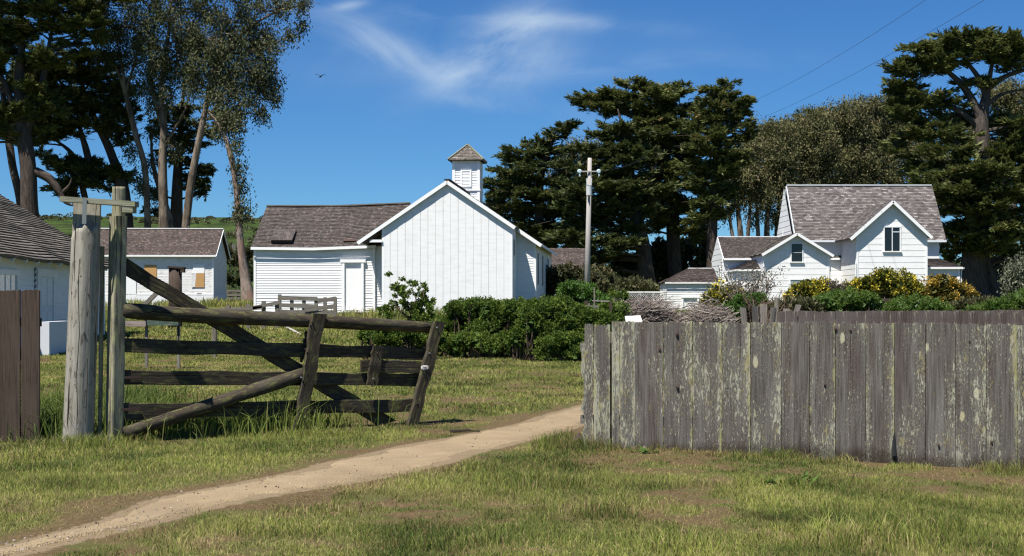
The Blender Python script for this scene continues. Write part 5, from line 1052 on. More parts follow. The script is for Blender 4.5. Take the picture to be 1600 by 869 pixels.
def tree(name, label, D, trunks, pads, leafm, barkm, kind='cy', dens=1.0, group=None, cat='tree', depth=1.0, ln=None, extra_br=(), wind=(0, 0, 0), wob=.06, fills=1):
    mpp = D / FPX; paths = []
    for tr in trunks: P, Rr = pxpath(tr, D); Rr[-1] *= .25; Rr[-2] *= .8; paths.append(smoothpath(P, Rr))
    base = Vector(paths[0][0][0]); base.z = min(base.z, G(base.x, base.y)); rt_ = empty(name, tuple(base), 0, label, cat, group)
    for i_, (P, Rr) in enumerate(paths):
        if P[0].z > G(P[0].x, P[0].y) + .2 and i_ == 0: P.insert(0, Vector((P[0].x, P[0].y, G(P[0].x, P[0].y) - .2))); Rr.insert(0, Rr[0] * 1.15)
        elif i_ == 0: P[0].z = G(P[0].x, P[0].y) - .2
    mb_ = MB()
    for P, Rr in paths: mb_.tube([p - base for p in P], Rr, 12 if Rr[0] > .25 else 8, wob)
    V_, T_ = [], []; bmb = MB()
    if kind == 'cy':
        fill = []
        for q_ in pads:
            nn_ = q_[5] if len(q_) > 5 and q_[5] is not None else 1.0
            if nn_ < .65: continue
            for _ in range(fills): fill.append((q_[0] + random.uniform(-.85, .85) * q_[2], q_[1] + random.uniform(.8, 1.5) * q_[3], q_[2] * random.uniform(.45, .8), q_[3] * random.uniform(.7, 1.1), (q_[4] or 0) if len(q_) > 4 else random.uniform(-.3, .3) * q_[2] * mpp * 1.6, .75))
        pads = list(pads) + fill
    for pd_ in pads:
        px, py, rx, ry = pd_[:4]; dd = pd_[4] if len(pd_) > 4 else random.uniform(-.25, .25) * rx * mpp * 1.4; dn = pd_[5] if len(pd_) > 5 else 1.0
        c = W(px, py, D + dd); r = np.array([rx * mpp, rx * mpp * depth * .85, ry * mpp]); q_, rr = nearest(paths, c)
        P, Rr = limb(q_, c, min(rr * .6, .04 + .02 * (q_ - c).length + .03 * r[0]), .04, .10); bmb.tube([p - base for p in P], Rr, 6, .05)
        for _ in range(int(3 + r[0] * 1.0)):
            e = Vector((random.gauss(0, .55) * r[0], random.gauss(0, .55) * r[1], random.gauss(.1, .5) * r[2])); P2, R2 = limb(P[-2 - random.randrange(3)], c + e, Rr[-2] * .75, .012, .12, 4); bmb.tube([p - base for p in P2], R2, 4, 0, False)
        cc = np.array(c - base)
        if kind == 'cy':
            n = int(165 * dn * dens * (r[0] * r[2] + .35 * r[0] * r[1] * .5)) + 20
            # boughs: sprays strung along outward rays, thinning to ragged tips
            k = max(5, int(5 + r[0] * 3.2)); per = max(8, int(n * 2.3 / k)); ths = rng.uniform(0, 2 * np.pi, k)
            for t_ in ths:
                zo = rng.uniform(-.55, .5) * r[2]; el = rng.uniform(-.05, .17); dr_ = np.array([math.cos(t_), math.sin(t_), el]); ext_ = rng.uniform(.55, 1.34) * math.sqrt(max(.15, 1 - (zo / r[2]) ** 2 * .75))
                f = rng.uniform(.08, 1, per) ** .8; lat = np.array([-math.sin(t_), math.cos(t_), 0]); sg = np.minimum(.26 * r[0], .75) * (1.15 - f); base_ = cc + np.array([0, 0, zo])
                Pp = base_ + (dr_ * np.array([r[0], r[1], r[0]]) * ext_) * f[:, None] + lat * (rng.normal(size=per) * sg)[:, None] + np.array([0, 0, 1.]) * (rng.normal(size=per) * .10 * (1.2 - .6 * f) + .25 * r[2] * f ** 2)[:, None]
                v, t2 = sprays_at(Pp, dr_ + np.array([0, 0, .22]) + np.array(wind), ln or .36, fan=6); V_.append(v); T_.append(np.clip(t2 * .65 + rng.uniform(0, .35), 0, 1))
        else:
            ncl = int(dn * dens * (r[0] * r[2]) * (6.8 if leafm is L_EU else 17)) + 4; v, t2, C_ = eu_leaves(cc, r, ncl, per=96 if leafm is L_EU else 64, ln=ln or .23, hang=1.3, sig=.26); V_.append(v); T_.append(t2)
            for j in range(0, len(C_), 2):
                P2, R2 = limb(P[-1 - random.randrange(4)] - base, Vector(C_[j]), .035, .008, .1, 4); bmb.tube(P2, R2, 4, 0, False)
    mb_.build('trunk', barkm, rt_, smooth=True)
    if bmb.f: bmb.build('limbs', barkm, rt_)
    npmesh('crown', np.concatenate(V_), 4, leafm, rt_, tint=np.concatenate(T_)); return rt_
CYK = dict(leafm=L_CY, barkm=BARK_CY)
# --- left group
tree('cypress_tree', 'tall cypress at the far left whose straight brown trunk rises over the barn roof', 104,
  [[(52, 474, 34), (50, 400, 31), (46, 320, 27), (44, 260, 26), (36, 200, 24), (30, 130, 16), (34, 50, 12), (28, -60, 8)], [(38, 210, 18), (62, 150, 13), (75, 80, 9), (90, 0, 6)], [(42, 210, 16), (15, 150, 10), (0, 120, 9), (-40, 90, 6)], [(55, 268, 14), (78, 280, 13), (92, 298, 11), (102, 315, 9, 0), (115, 322, 6)], [(96, 302, 7), (108, 290, 5), (112, 278, 3)]],
  [(20, 10, 60, 22), (90, 15, 70, 18), (-20, 60, 45, 20), (60, 50, 55, 14), (130, 40, 40, 12), (15, 85, 40, 16), (-30, 110, 40, 18), (70, 92, 38, 12), (-20, 165, 42, 18), (20, 178, 40, 20), (60, 165, 34, 13), (50, 140, 30, 10), (-10, -30, 90, 26), (100, -30, 90, 24), (170, -10, 50, 18), (68, 205, 22, 9, None or 1.0, .6), (66, 240, 14, 7, 1.0, .4), (-30, 205, 30, 14), (115, 70, 26, 8), (150, 60, 18, 6), (28, 215, 24, 8)], dens=1.0, **CYK)
tree('cypress_tree', 'dark leaning trunk at the very left edge behind the tall cypress', 112,
  [[(42, 474, 16), (34, 330, 14), (20, 260, 12), (12, 205, 12), (4, 140, 10), (-8, 60, 8)]], [(-10, 40, 50, 26), (10, 120, 36, 16), (-20, 180, 32, 14)], leafm=L_CYD, barkm=BARK_CY)
tree('cypress_tree', 'dark many-stemmed cypress with drooping layered boughs above the boarded cottage', 110,
  [[(205, 474, 26), (192, 330, 18), (186, 280, 15), (172, 235, 13), (150, 190, 10), (130, 140, 8), (125, 80, 6)], [(206, 420, 16), (197, 300, 12), (180, 250, 11), (168, 225, 9)], [(140, 340, 11), (126, 280, 9), (112, 240, 9), (80, 215, 7)], [(140, 270, 8), (120, 290, 7)], [(146, 285, 11), (135, 235, 11), (125, 200, 9), (118, 150, 7)], [(118, 320, 9), (116, 290, 8), (108, 262, 7)]],
  [(90, 90, 48, 14), (140, 95, 42, 13), (110, 115, 58, 14), (60, 125, 36, 11), (160, 125, 34, 11), (90, 145, 52, 14), (140, 150, 50, 14), (70, 170, 42, 13), (120, 172, 58, 14), (165, 168, 36, 12), (95, 195, 44, 11), (150, 195, 44, 13), (185, 180, 28, 10), (175, 205, 26, 9), (120, 255, 30, 8, 1, .7), (105, 262, 26, 7), (135, 262, 36, 9), (160, 268, 34, 9), (180, 275, 24, 8), (125, 285, 34, 8), (155, 290, 30, 7), (95, 250, 22, 6), (60, 110, 40, 14), (35, 140, 40, 14), (30, 185, 36, 12), (75, 215, 30, 10), (185, 150, 24, 12), (190, 205, 18, 8), (60, 195, 40, 12), (105, 300, 22, 6, 0, .8), (185, 225, 18, 7, 0, .5), (100, 305, 16, 5)], dens=1.05, leafm=L_CYD, barkm=BARK_CY)
EU = dict(leafm=L_EU, barkm=BARK_EU, kind='eu')
tree('eucalyptus_tree', 'slim eucalyptus with bent pale trunk beside the dark drooping cypress', 108,
  [[(232, 474, 13), (231, 400, 11), (230, 330, 10), (226, 260, 10), (212, 210, 9), (200, 160, 8), (192, 110, 6), (182, 60, 5)], [(205, 180, 6), (180, 100, 5), (150, 75, 4), (140, 50, 3)], [(198, 140, 5), (215, 80, 4), (222, 30, 3)]],
  [(170, 60, 36, 26), (200, 40, 36, 28), (150, 30, 26, 24), (180, 5, 50, 24), (185, 90, 26, 18), (225, 60, 24, 24), (210, 100, 22, 18), (160, 95, 22, 14), (205, 235, 10, 16, 0, .5), (220, 290, 9, 18, 0, .6), (215, 140, 18, 16, 0, .7)], **EU)
tree('eucalyptus_tree', 'tallest straight eucalyptus with pale trunk in the middle of the left group', 106,
  [[(258, 474, 18), (257, 400, 17), (256, 330, 15), (254, 260, 14), (256, 200, 12), (252, 140, 9), (262, 70, 7), (268, -30, 6)], [(254, 200, 8), (238, 140, 7), (235, 90, 6), (246, 20, 5)], [(256, 230, 6), (285, 180, 4), (300, 140, 3)]],
  [(250, 30, 46, 34), (280, 60, 40, 34), (240, 85, 38, 30), (265, 110, 36, 28), (290, 20, 44, 30), (230, 140, 22, 20, 0, .7), (290, 120, 30, 26), (250, 165, 22, 18, 0, .6), (300, 90, 34, 28), (250, -20, 60, 24), (310, -10, 50, 24), (272, 230, 10, 22, 0, .5), (268, 150, 26, 16, 0, .7)], dens=1.05, **EU)
tree('cypress_tree', 'narrow dark tree with hanging boughs squeezed between the two eucalyptus trunks', 112,
  [[(276, 474, 26), (275, 400, 22), (276, 330, 19), (279, 250, 14), (284, 180, 9), (288, 120, 5)]],
  [(285, 170, 28, 9), (262, 190, 22, 9), (298, 195, 26, 9), (275, 212, 28, 9), (300, 225, 24, 8), (312, 262, 20, 8), (325, 270, 14, 9), (318, 290, 14, 8), (262, 240, 14, 8), (290, 250, 18, 8, 0, .6), (305, 282, 14, 7), (234, 300, 16, 12, 0, .6), (240, 330, 12, 10, 0, .6)], leafm=L_CYD, barkm=BARK_CY, wind=(0, 0, -.6))
tree('eucalyptus_tree', 'leaning eucalyptus with spreading ragged crown reaching right over the sky', 105,
  [[(284, 474, 15), (288, 380, 13), (294, 320, 12), (302, 265, 11), (315, 200, 10), (328, 140, 9), (342, 80, 7), (350, 20, 5)], [(325, 150, 6), (350, 120, 5), (380, 90, 4), (410, 75, 3), (455, 55, 2), (470, 38, 1)], [(335, 110, 6), (370, 60, 5), (410, 30, 4), (450, 12, 3), (486, 10, 2)], [(320, 175, 5), (360, 170, 4), (400, 150, 3)]],
  [(330, 60, 44, 36), (360, 30, 44, 28), (375, 80, 40, 30), (400, 50, 36, 26), (410, 15, 40, 18), (445, 5, 36, 12), (475, 8, 15, 7), (350, 110, 40, 26), (390, 110, 36, 18), (420, 70, 22, 16), (415, 95, 20, 12), (345, 150, 34, 20), (380, 145, 34, 16), (410, 140, 26, 16), (425, 125, 14, 10), (430, 155, 9, 12), (380, 60, 30, 22), (340, 90, 30, 24), (365, 130, 26, 16), (395, 125, 24, 16), (320, 100, 24, 24), (300, 60, 26, 28), (395, 165, 22, 12), (355, 175, 26, 12, 0, .8), (405, 178, 10, 8), (350, -15, 60, 20), (310, 130, 26, 26), (350, 195, 18, 8), (372, 185, 14, 8), (470, 40, 8, 4, 0, .7), (452, 58, 8, 5, 0, .5)], dens=1.0, **EU)
tree('eucalyptus_tree', 'lone curved bare eucalyptus trunk with a few leaf tufts, left of the long wing', 96,
  [[(388, 470, 22), (384, 440, 16), (378, 400, 13), (373, 350, 11), (370, 300, 9), (362, 250, 8.5), (352, 215, 8), (338, 190, 6), (326, 175, 4)]],
  [(366, 198, 14, 8), (350, 185, 18, 8), (368, 225, 7, 8), (372, 262, 6, 8), (376, 292, 7, 5), (382, 325, 8, 8), (374, 335, 7, 5), (362, 180, 14, 8), (340, 205, 8, 6, 0, .5)], dens=.9, leafm=L_EU, barkm=mat('pale_peeling_bark', m_bark((.13, .095, .075), (.36, .29, .24), .8, (.24, .16, .12))), kind='eu')
tree('eucalyptus_tree', 'thick buff trunk just above the roof of the boarded cottage', 109,
  [[(264, 474, 18), (264, 380, 16), (263, 340, 13), (240, 260, 8), (236, 200, 6)]], [(240, 200, 14, 18, 0, .6), (238, 260, 10, 14, 0, .5), (245, 310, 8, 12, 0, .5)], **EU)
# --- centre group
tree('cypress_tree', 'dark layered cypress right of the cupola, thin sky showing between its boughs', 118,
  [[(850, 474, 20), (848, 400, 17), (842, 330, 14), (846, 270, 11), (858, 230, 8), (872, 200, 5)]],
  [(880, 200, 24, 6), (872, 212, 20, 6), (835, 228, 30, 6), (825, 242, 34, 7), (858, 240, 34, 8), (810, 255, 26, 6), (845, 262, 44, 9), (800, 275, 34, 7), (790, 290, 32, 7), (840, 285, 50, 10), (815, 305, 52, 9), (780, 308, 22, 6), (860, 310, 46, 11), (800, 325, 42, 9), (840, 335, 52, 11), (860, 355, 46, 12), (825, 360, 44, 11), (850, 378, 40, 9), (890, 375, 36, 12)], dens=1.05, leafm=L_CYD, barkm=BARK_CY)
tree('grey_foliage_tree', 'brownish thin-leaved tree between the two dark cypresses behind the pole', 121,
  [[(890, 474, 14), (888, 380, 12), (885, 310, 9), (892, 250, 6), (905, 220, 3)]],
  [(900, 232, 26, 16), (880, 255, 26, 20), (910, 260, 28, 20), (870, 285, 22, 20), (895, 295, 30, 22), (870, 320, 18, 18), (925, 235, 20, 14)], leafm=L_EUB, barkm=BARK_GREY, kind='eu', dens=1.0)
tree('cypress_tree', 'broad dense dark cypress whose skirts hang low behind the utility pole', 112,
  [[(1014, 474, 34), (1010, 430, 27), (1004, 380, 24), (992, 330, 18), (985, 270, 13), (975, 210, 9), (965, 170, 6)], [(992, 330, 12), (1015, 280, 9), (1030, 240, 6)]],
  [(935, 215, 30, 10), (965, 205, 34, 12), (990, 215, 30, 12), (925, 240, 30, 12), (960, 240, 42, 14), (1000, 245, 36, 14), (915, 268, 36, 12), (950, 275, 46, 15), (990, 275, 44, 15), (930, 300, 48, 14), (975, 305, 48, 16), (1015, 300, 36, 14), (905, 320, 40, 13), (950, 330, 50, 15), (995, 335, 38, 12), (920, 352, 46, 14), (965, 358, 42, 12), (900, 375, 38, 14), (940, 385, 46, 14), (985, 380, 26, 10, -2), (935, 408, 40, 14), (975, 412, 30, 12, 2), (925, 430, 40, 12), (965, 438, 34, 10, 2), (990, 450, 26, 9, 2), (1005, 300, 40, 14)], dens=1.1, fills=1, leafm=L_CYD, barkm=BARK_CY)
tree('cypress_tree', 'tallest cypress of the central clump with a wide windswept flat top', 116,
  [[(1060, 474, 30), (1056, 430, 23), (1052, 380, 21), (1050, 320, 19), (1044, 260, 16), (1030, 210, 12), (1010, 175, 9)], [(1048, 290, 13), (1060, 230, 10), (1065, 190, 8), (1062, 160, 6)], [(1030, 210, 8), (985, 180, 6), (950, 160, 5), (915, 158, 4)]],
  [(985, 130, 22, 5), (1005, 140, 34, 8), (945, 148, 30, 7), (915, 155, 22, 5), (975, 155, 44, 9), (1020, 155, 44, 10), (1055, 145, 28, 8), (1065, 135, 12, 5), (940, 170, 26, 6), (985, 175, 46, 10), (1035, 178, 48, 12), (1065, 170, 34, 11), (1005, 198, 46, 12), (1050, 200, 46, 13), (1080, 195, 30, 12), (1030, 222, 46, 12), (1070, 228, 42, 13), (1010, 240, 30, 11), (1050, 255, 44, 12), (1085, 262, 34, 13), (1030, 275, 36, 11), (1065, 292, 42, 13), (1030, 308, 34, 11), (1080, 318, 40, 13), (1045, 330, 40, 11), (1085, 345, 34, 10), (1040, 352, 26, 8, -1), (1075, 365, 26, 8), (900, 160, 10, 3)], dens=1.05, fills=1, **CYK)
tree('cypress_tree', 'right hand cypress of the central clump with spiky shoots and a straight dark trunk', 110,
  [[(1114, 474, 20), (1113, 420, 17), (1113, 350, 16), (1116, 290, 13), (1120, 230, 10), (1128, 180, 7), (1140, 140, 4)]],
  [(1140, 130, 12, 5), (1112, 142, 16, 6), (1135, 150, 26, 8), (1152, 160, 22, 7), (1105, 165, 28, 10), (1140, 172, 34, 9), (1160, 178, 14, 4), (1115, 190, 38, 12), (1150, 196, 28, 7), (1165, 205, 14, 4), (1110, 215, 40, 13), (1145, 222, 28, 8), (1120, 240, 40, 12), (1150, 250, 24, 8), (1100, 262, 38, 13), (1130, 270, 30, 10), (1105, 290, 34, 12), (1135, 295, 22, 9), (1112, 318, 28, 10), (1130, 332, 18, 7, 0, .7), (1100, 340, 22, 9)], dens=1.0, **CYK)
# --- eucalyptus grove on the slope behind the farm house
grove = 'pale brown-green eucalyptus grove behind the farm house'
for i, (lab, D_, tr, pads) in enumerate([
  ('slender trunks and thin sky-pierced foliage at the left end of the grove', 124, [[(1160, 474, 13), (1158, 380, 10), (1152, 320, 8), (1148, 260, 5)], [(1166, 400, 7), (1172, 330, 6), (1180, 270, 4)], [(1150, 400, 7), (1140, 340, 6), (1138, 290, 4)]], [(1150, 250, 26, 22), (1170, 235, 26, 22), (1145, 285, 22, 20, 0, .7), (1175, 275, 26, 24), (1160, 310, 24, 20, 0, .5), (1185, 305, 22, 20, 0, .6), (1140, 325, 18, 20, 0, .35), (1130, 265, 20, 22), (1160, 265, 26, 24), (1150, 300, 26, 20, 0, .6), (1125, 300, 18, 24, 0, .7)]),
  ('clump of several thin stems left of the big shingle roof', 128, [[(1200, 474, 12), (1198, 380, 10), (1200, 320, 8), (1205, 250, 5)], [(1185, 420, 8), (1184, 350, 7), (1178, 290, 5)], [(1212, 420, 8), (1214, 350, 7), (1220, 290, 5)]], [(1195, 222, 28, 22), (1220, 210, 30, 22), (1200, 250, 32, 26), (1225, 245, 30, 26), (1195, 285, 28, 24, 0, .8), (1222, 285, 28, 26), (1205, 318, 28, 20, 0, .5), (1180, 335, 18, 18, 0, .4), (1218, 335, 20, 20, 0, .6), (1190, 200, 22, 12), (1210, 270, 34, 26), (1215, 235, 34, 20), (1190, 300, 30, 20, 0, .7)]),
  ('rounded crown just above the left half of the big shingle roof', 132, [[(1250, 474, 14), (1250, 360, 11), (1252, 280, 8), (1258, 220, 5)]], [(1245, 205, 32, 22), (1270, 192, 32, 22), (1250, 235, 34, 26), (1280, 225, 34, 28), (1255, 270, 34, 26), (1285, 262, 32, 26), (1240, 300, 26, 20), (1270, 300, 30, 20)]),
  ('crown above the middle of the big shingle roof', 135, [[(1310, 474, 14), (1310, 360, 11), (1308, 280, 8), (1312, 210, 5)]], [(1300, 185, 34, 20), (1325, 178, 30, 20), (1305, 215, 36, 26), (1335, 208, 34, 28), (1310, 250, 36, 26), (1340, 250, 34, 28), (1305, 285, 34, 20), (1340, 285, 30, 18)]),
  ('highest rounded crown of the grove, left of the giant umbrella-topped cypress', 138, [[(1365, 474, 14), (1365, 360, 11), (1365, 280, 8), (1368, 190, 5)]], [(1350, 170, 30, 16), (1378, 165, 34, 15), (1400, 175, 28, 18), (1360, 200, 36, 26), (1392, 205, 34, 28), (1365, 240, 36, 28), (1400, 245, 34, 28), (1370, 278, 34, 22), (1405, 285, 34, 22), (1425, 210, 28, 26)]),
  ('brownish crown tucked right behind the giant cypress at the right edge', 130, [[(1580, 474, 16), (1582, 360, 13), (1585, 280, 9), (1580, 190, 6)]], [(1560, 150, 34, 16), (1590, 145, 32, 18), (1575, 175, 36, 20), (1610, 175, 34, 24), (1595, 210, 36, 22), (1450, 250, 36, 26), (1500, 200, 32, 26), (1480, 290, 36, 30), (1640, 190, 36, 30)])]):
    tree('eucalyptus_tree', lab, D_, tr, pads, leafm=L_EUB, barkm=BARK_EU if i < 2 else BARK_GREY, kind='eu', dens=1.25 if i > 1 else 1.0, group='eucalyptus trees of the grove', ln=.26)
tree('cypress_tree', 'small dark cypress top poking over the left shoulder of the eucalyptus grove', 142, [[(1240, 474, 12), (1240, 300, 9), (1242, 200, 5)]], [(1190, 212, 16, 5), (1215, 203, 20, 6), (1250, 190, 14, 5), (1275, 178, 22, 5), (1262, 184, 18, 6), (1235, 200, 22, 7), (1180, 222, 18, 7)], leafm=L_CYD, barkm=BARK_CY)
# --- the giant cypress at right
tree('giant_cypress_tree', 'giant cypress with umbrella top and massive twin trunk beside the farm house', 98,
  [[(1521, 478, 54), (1520, 450, 46), (1521, 420, 42), (1524, 380, 36), (1532, 330, 30), (1536, 280, 26), (1536, 230, 24), (1534, 190, 22), (1540, 155, 18), (1545, 130, 12)],
   [(1556, 480, 30), (1548, 440, 22), (1538, 400, 18), (1530, 370, 14)], [(1534, 190, 15), (1515, 150, 12), (1490, 120, 9), (1462, 100, 6), (1440, 92, 4)], [(1540, 150, 10), (1528, 120, 8), (1505, 90, 6), (1495, 70, 4)], [(1545, 130, 9), (1550, 100, 7), (1556, 70, 4)], [(1542, 140, 11), (1570, 120, 8), (1605, 108, 7), (1650, 95, 5)],
   [(1536, 205, 11), (1500, 175, 8), (1455, 155, 6), (1425, 135, 5), (1400, 110, 3)], [(1538, 165, 8), (1572, 145, 6), (1610, 140, 5)], [(1534, 250, 12), (1500, 225, 9), (1460, 210, 6)], [(1532, 330, 12), (1500, 300, 9), (1470, 290, 6)]],
  [(1470, 66, 34, 9), (1510, 62, 44, 9), (1560, 64, 50, 10), (1610, 67, 44, 12), (1535, 70, 50, 9), (1490, 72, 44, 9), (1585, 74, 50, 10), (1440, 78, 30, 9), (1485, 80, 46, 11), (1540, 78, 46, 10), (1600, 85, 40, 13), (1425, 98, 32, 9), (1460, 98, 34, 9), (1400, 106, 20, 5), (1500, 96, 30, 8), (1655, 90, 44, 18), (1590, 98, 30, 7), (1420, 112, 28, 6), (1462, 112, 28, 6),
   (1405, 132, 22, 5), (1425, 142, 34, 8), (1455, 150, 36, 8), (1520, 128, 34, 6), (1410, 158, 22, 6), (1440, 165, 36, 8), (1480, 160, 32, 6), (1410, 178, 24, 8), (1445, 188, 44, 10), (1490, 182, 38, 9, 2, .8), (1560, 190, 34, 9, 3), (1600, 195, 36, 12),
   (1420, 210, 36, 11), (1465, 215, 50, 12), (1510, 222, 30, 9, 3), (1580, 220, 44, 13), (1430, 240, 38, 12), (1480, 245, 52, 13, -2), (1560, 245, 50, 13), (1610, 245, 44, 15),
   (1440, 270, 40, 13), (1490, 275, 54, 13, -3), (1545, 275, 50, 13, -3), (1600, 280, 46, 15), (1460, 300, 46, 13), (1510, 303, 54, 13, -3), (1565, 305, 50, 14, -3), (1620, 310, 44, 16), (1485, 330, 44, 13), (1530, 333, 52, 13, -3), (1580, 338, 46, 15), (1500, 358, 46, 12), (1550, 362, 50, 12, -3), (1600, 368, 44, 15), (1500, 380, 36, 9), (1545, 388, 40, 9, -2), (1590, 395, 36, 13), (1615, 420, 36, 14, 3), (1580, 415, 20, 8, 2), (1489, 395, 22, 9, 1), (1650, 260, 50, 30), (1650, 350, 50, 40)], dens=1.0, leafm=L_CY, barkm=BARK_GREY)
# dark understory behind
def bush(name, label, D, lobes, m_, leaf=.07, dens=1.0, group=None, cat='bush', stems=4, up=.35, wd=.32, z0=None, ext=1.0, lumps=3):
    "lobes: (px, py, rx px, ry px[, dD])"
    V_, T_ = [], []; mpp = D / FPX; c0 = W(lobes[0][0], lobes[0][1], D); base = Vector((c0.x, D, G(c0.x, D) if z0 is None else z0)); rt_ = empty(name, tuple(base), 0, label, cat, group); bmb = MB()
    if lumps:
        ex = []
        for lb in lobes:
            for _ in range(lumps):
                an = random.uniform(-.15, 1.15) * math.pi; q_ = random.uniform(.35, .86); ex.append((lb[0] + math.cos(an) * lb[2] * q_, lb[1] - math.sin(an) * lb[3] * q_, lb[2] * random.uniform(.24, .40), max(lb[3] * random.uniform(.26, .42), 3), (lb[4] if len(lb) > 4 else 0) - lb[2] * mpp * .8 * math.sqrt(1 - q_ * q_) * random.uniform(.6, 1)))
        lobes = [(l_[0], l_[1], l_[2] * .93, l_[3] * .93) + tuple(l_[4:]) for l_ in lobes] + ex
    for lb in lobes:
        c = W(lb[0], lb[1], D + (lb[4] if len(lb) > 4 else 0)); r = np.array([lb[2] * mpp, lb[2] * mpp * .8, lb[3] * mpp]); cc = np.array(c - base)
        cl = leaf * 2.6; area = 4 * (r[0] * r[2] + r[0] * r[1] * .6 + r[1] * r[2]) * .8; nc = int(area / (cl * cl) * .75 * dens) + 6
        d = rdir(nc); d[:, 2] = np.where(d[:, 2] < -.45, -d[:, 2], d[:, 2]); lump = 1 + .15 * np.sin(d[:, 0] * 6 + lb[0]) * np.sin(d[:, 2] * 7 + lb[1] + d[:, 1] * 3) + .08 * np.sin(d[:, 0] * 15 + lb[0]) * np.sin(d[:, 2] * 14)
        rr = lump * rng.uniform(.82, 1.04, nc); C_ = cc + d * r * rr[:, None]; nrm_ = unit(d / r); per = int(min(34, 90000 / max(nc, 1))) + 2; n = nc * per
        dd = unit(np.repeat(nrm_, per, 0) * .8 + rdir(n)); P = np.repeat(C_, per, 0) + dd * (cl * .62 * rng.uniform(.2, 1, n) * np.repeat(rng.uniform(.7, 1.35, nc), per))[:, None]
        U = unit(dd + rng.normal(size=(n, 3)) * .45 + np.array([0, 0, up])) * (leaf * .72 * rng.uniform(.6, 1.4, n) * (1 + .4 * (ext - 1)))[:, None]
        Wv = unit(np.cross(U, rng.normal(size=(n, 3)))) * (leaf * .72 * wd * rng.uniform(.7, 1.3, n))[:, None]
        t_ = np.clip(np.repeat(rng.uniform(.1, .8, nc), per) + rng.normal(size=n) * .16, 0, 1); V_.append(diamonds(P, U, Wv)); T_.append(t_)
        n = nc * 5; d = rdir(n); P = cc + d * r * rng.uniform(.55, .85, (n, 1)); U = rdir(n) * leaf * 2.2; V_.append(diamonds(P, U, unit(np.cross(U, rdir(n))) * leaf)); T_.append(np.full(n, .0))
        for k in range(stems if lb[2] > 12 else 0):
            e = Vector(cc) + Vector((random.uniform(-.6, .6) * r[0], random.uniform(-.5, .3) * r[1], random.uniform(-.2, .8) * r[2])); s_ = Vector((cc[0] + random.uniform(-.4, .4) * r[0], cc[1], 0.0)); P2, R2 = limb(s_, e, .02 + .008 * r[0], .006, .15, 5); bmb.tube(P2, R2, 5, 0, False)
    if bmb.f: bmb.build('stems', STEM, rt_)
    npmesh('foliage', np.concatenate(V_), 4, m_, rt_, tint=np.concatenate(T_)); return rt_
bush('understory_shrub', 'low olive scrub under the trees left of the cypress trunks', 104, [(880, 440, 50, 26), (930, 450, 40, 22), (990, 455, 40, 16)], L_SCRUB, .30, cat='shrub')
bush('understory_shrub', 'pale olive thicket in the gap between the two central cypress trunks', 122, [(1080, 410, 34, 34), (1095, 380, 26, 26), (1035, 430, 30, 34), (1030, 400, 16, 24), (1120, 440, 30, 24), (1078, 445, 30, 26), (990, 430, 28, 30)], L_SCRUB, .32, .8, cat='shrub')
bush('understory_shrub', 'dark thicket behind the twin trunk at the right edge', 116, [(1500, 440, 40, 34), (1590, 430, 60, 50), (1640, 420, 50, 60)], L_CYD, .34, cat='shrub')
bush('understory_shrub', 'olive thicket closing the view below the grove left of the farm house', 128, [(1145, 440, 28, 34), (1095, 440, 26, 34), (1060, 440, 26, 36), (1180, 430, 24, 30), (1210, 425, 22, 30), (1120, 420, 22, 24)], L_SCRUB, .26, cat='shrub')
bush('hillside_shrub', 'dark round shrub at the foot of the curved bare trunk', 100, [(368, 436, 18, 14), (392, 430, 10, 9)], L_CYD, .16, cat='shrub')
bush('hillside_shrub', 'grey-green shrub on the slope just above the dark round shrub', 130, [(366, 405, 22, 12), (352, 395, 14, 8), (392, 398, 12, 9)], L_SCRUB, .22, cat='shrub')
# hillside scrub: countless
n = 900; hx = rng.uniform(-190, -30, n); hy = rng.uniform(160, 345, n); keep = fbm(hx * .03, hy * .02, 3) > .47; hx, hy = hx[keep], hy[keep]; n = len(hx); per = 110
C_ = np.stack([hx, hy, gz(hx, hy)], 1); rad = rng.uniform(.6, 1.9, n); d = rdir(n * per); d[:, 2] = np.abs(d[:, 2]); P = np.repeat(C_, per, 0) + d * np.repeat(rad, per)[:, None] * np.array([1.3, 1.3, .7]); U = unit(d + rng.normal(size=d.shape) * .5) * .5; Wv = unit(np.cross(U, rng.normal(size=d.shape))) * .18
tag(npmesh('hillside_scrub', diamonds(P, U, Wv), 4, L_SCRUB, tint=np.clip(np.repeat(rng.uniform(0, .7, n), per) + rng.normal(size=n * per) * .15, 0, .88)), kind='stuff')
# --- hedge and shrubs in front of the school house
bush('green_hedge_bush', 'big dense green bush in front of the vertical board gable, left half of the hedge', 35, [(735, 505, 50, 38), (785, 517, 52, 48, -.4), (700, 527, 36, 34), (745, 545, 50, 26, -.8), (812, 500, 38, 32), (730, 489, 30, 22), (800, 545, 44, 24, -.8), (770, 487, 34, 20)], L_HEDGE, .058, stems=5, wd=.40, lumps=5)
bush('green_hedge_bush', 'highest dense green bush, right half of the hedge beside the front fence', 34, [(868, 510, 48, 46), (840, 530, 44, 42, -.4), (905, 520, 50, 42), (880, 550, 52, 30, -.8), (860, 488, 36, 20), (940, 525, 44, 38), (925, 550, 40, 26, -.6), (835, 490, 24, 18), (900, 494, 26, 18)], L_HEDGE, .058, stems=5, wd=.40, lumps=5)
bush('low_green_bush', 'low green bush seen through and behind the end of the gate', 33.5, [(600, 528, 34, 18), (640, 530, 36, 18), (670, 528, 28, 20), (575, 525, 16, 9)], L_HEDGE, .058, stems=5, wd=.40, lumps=5)
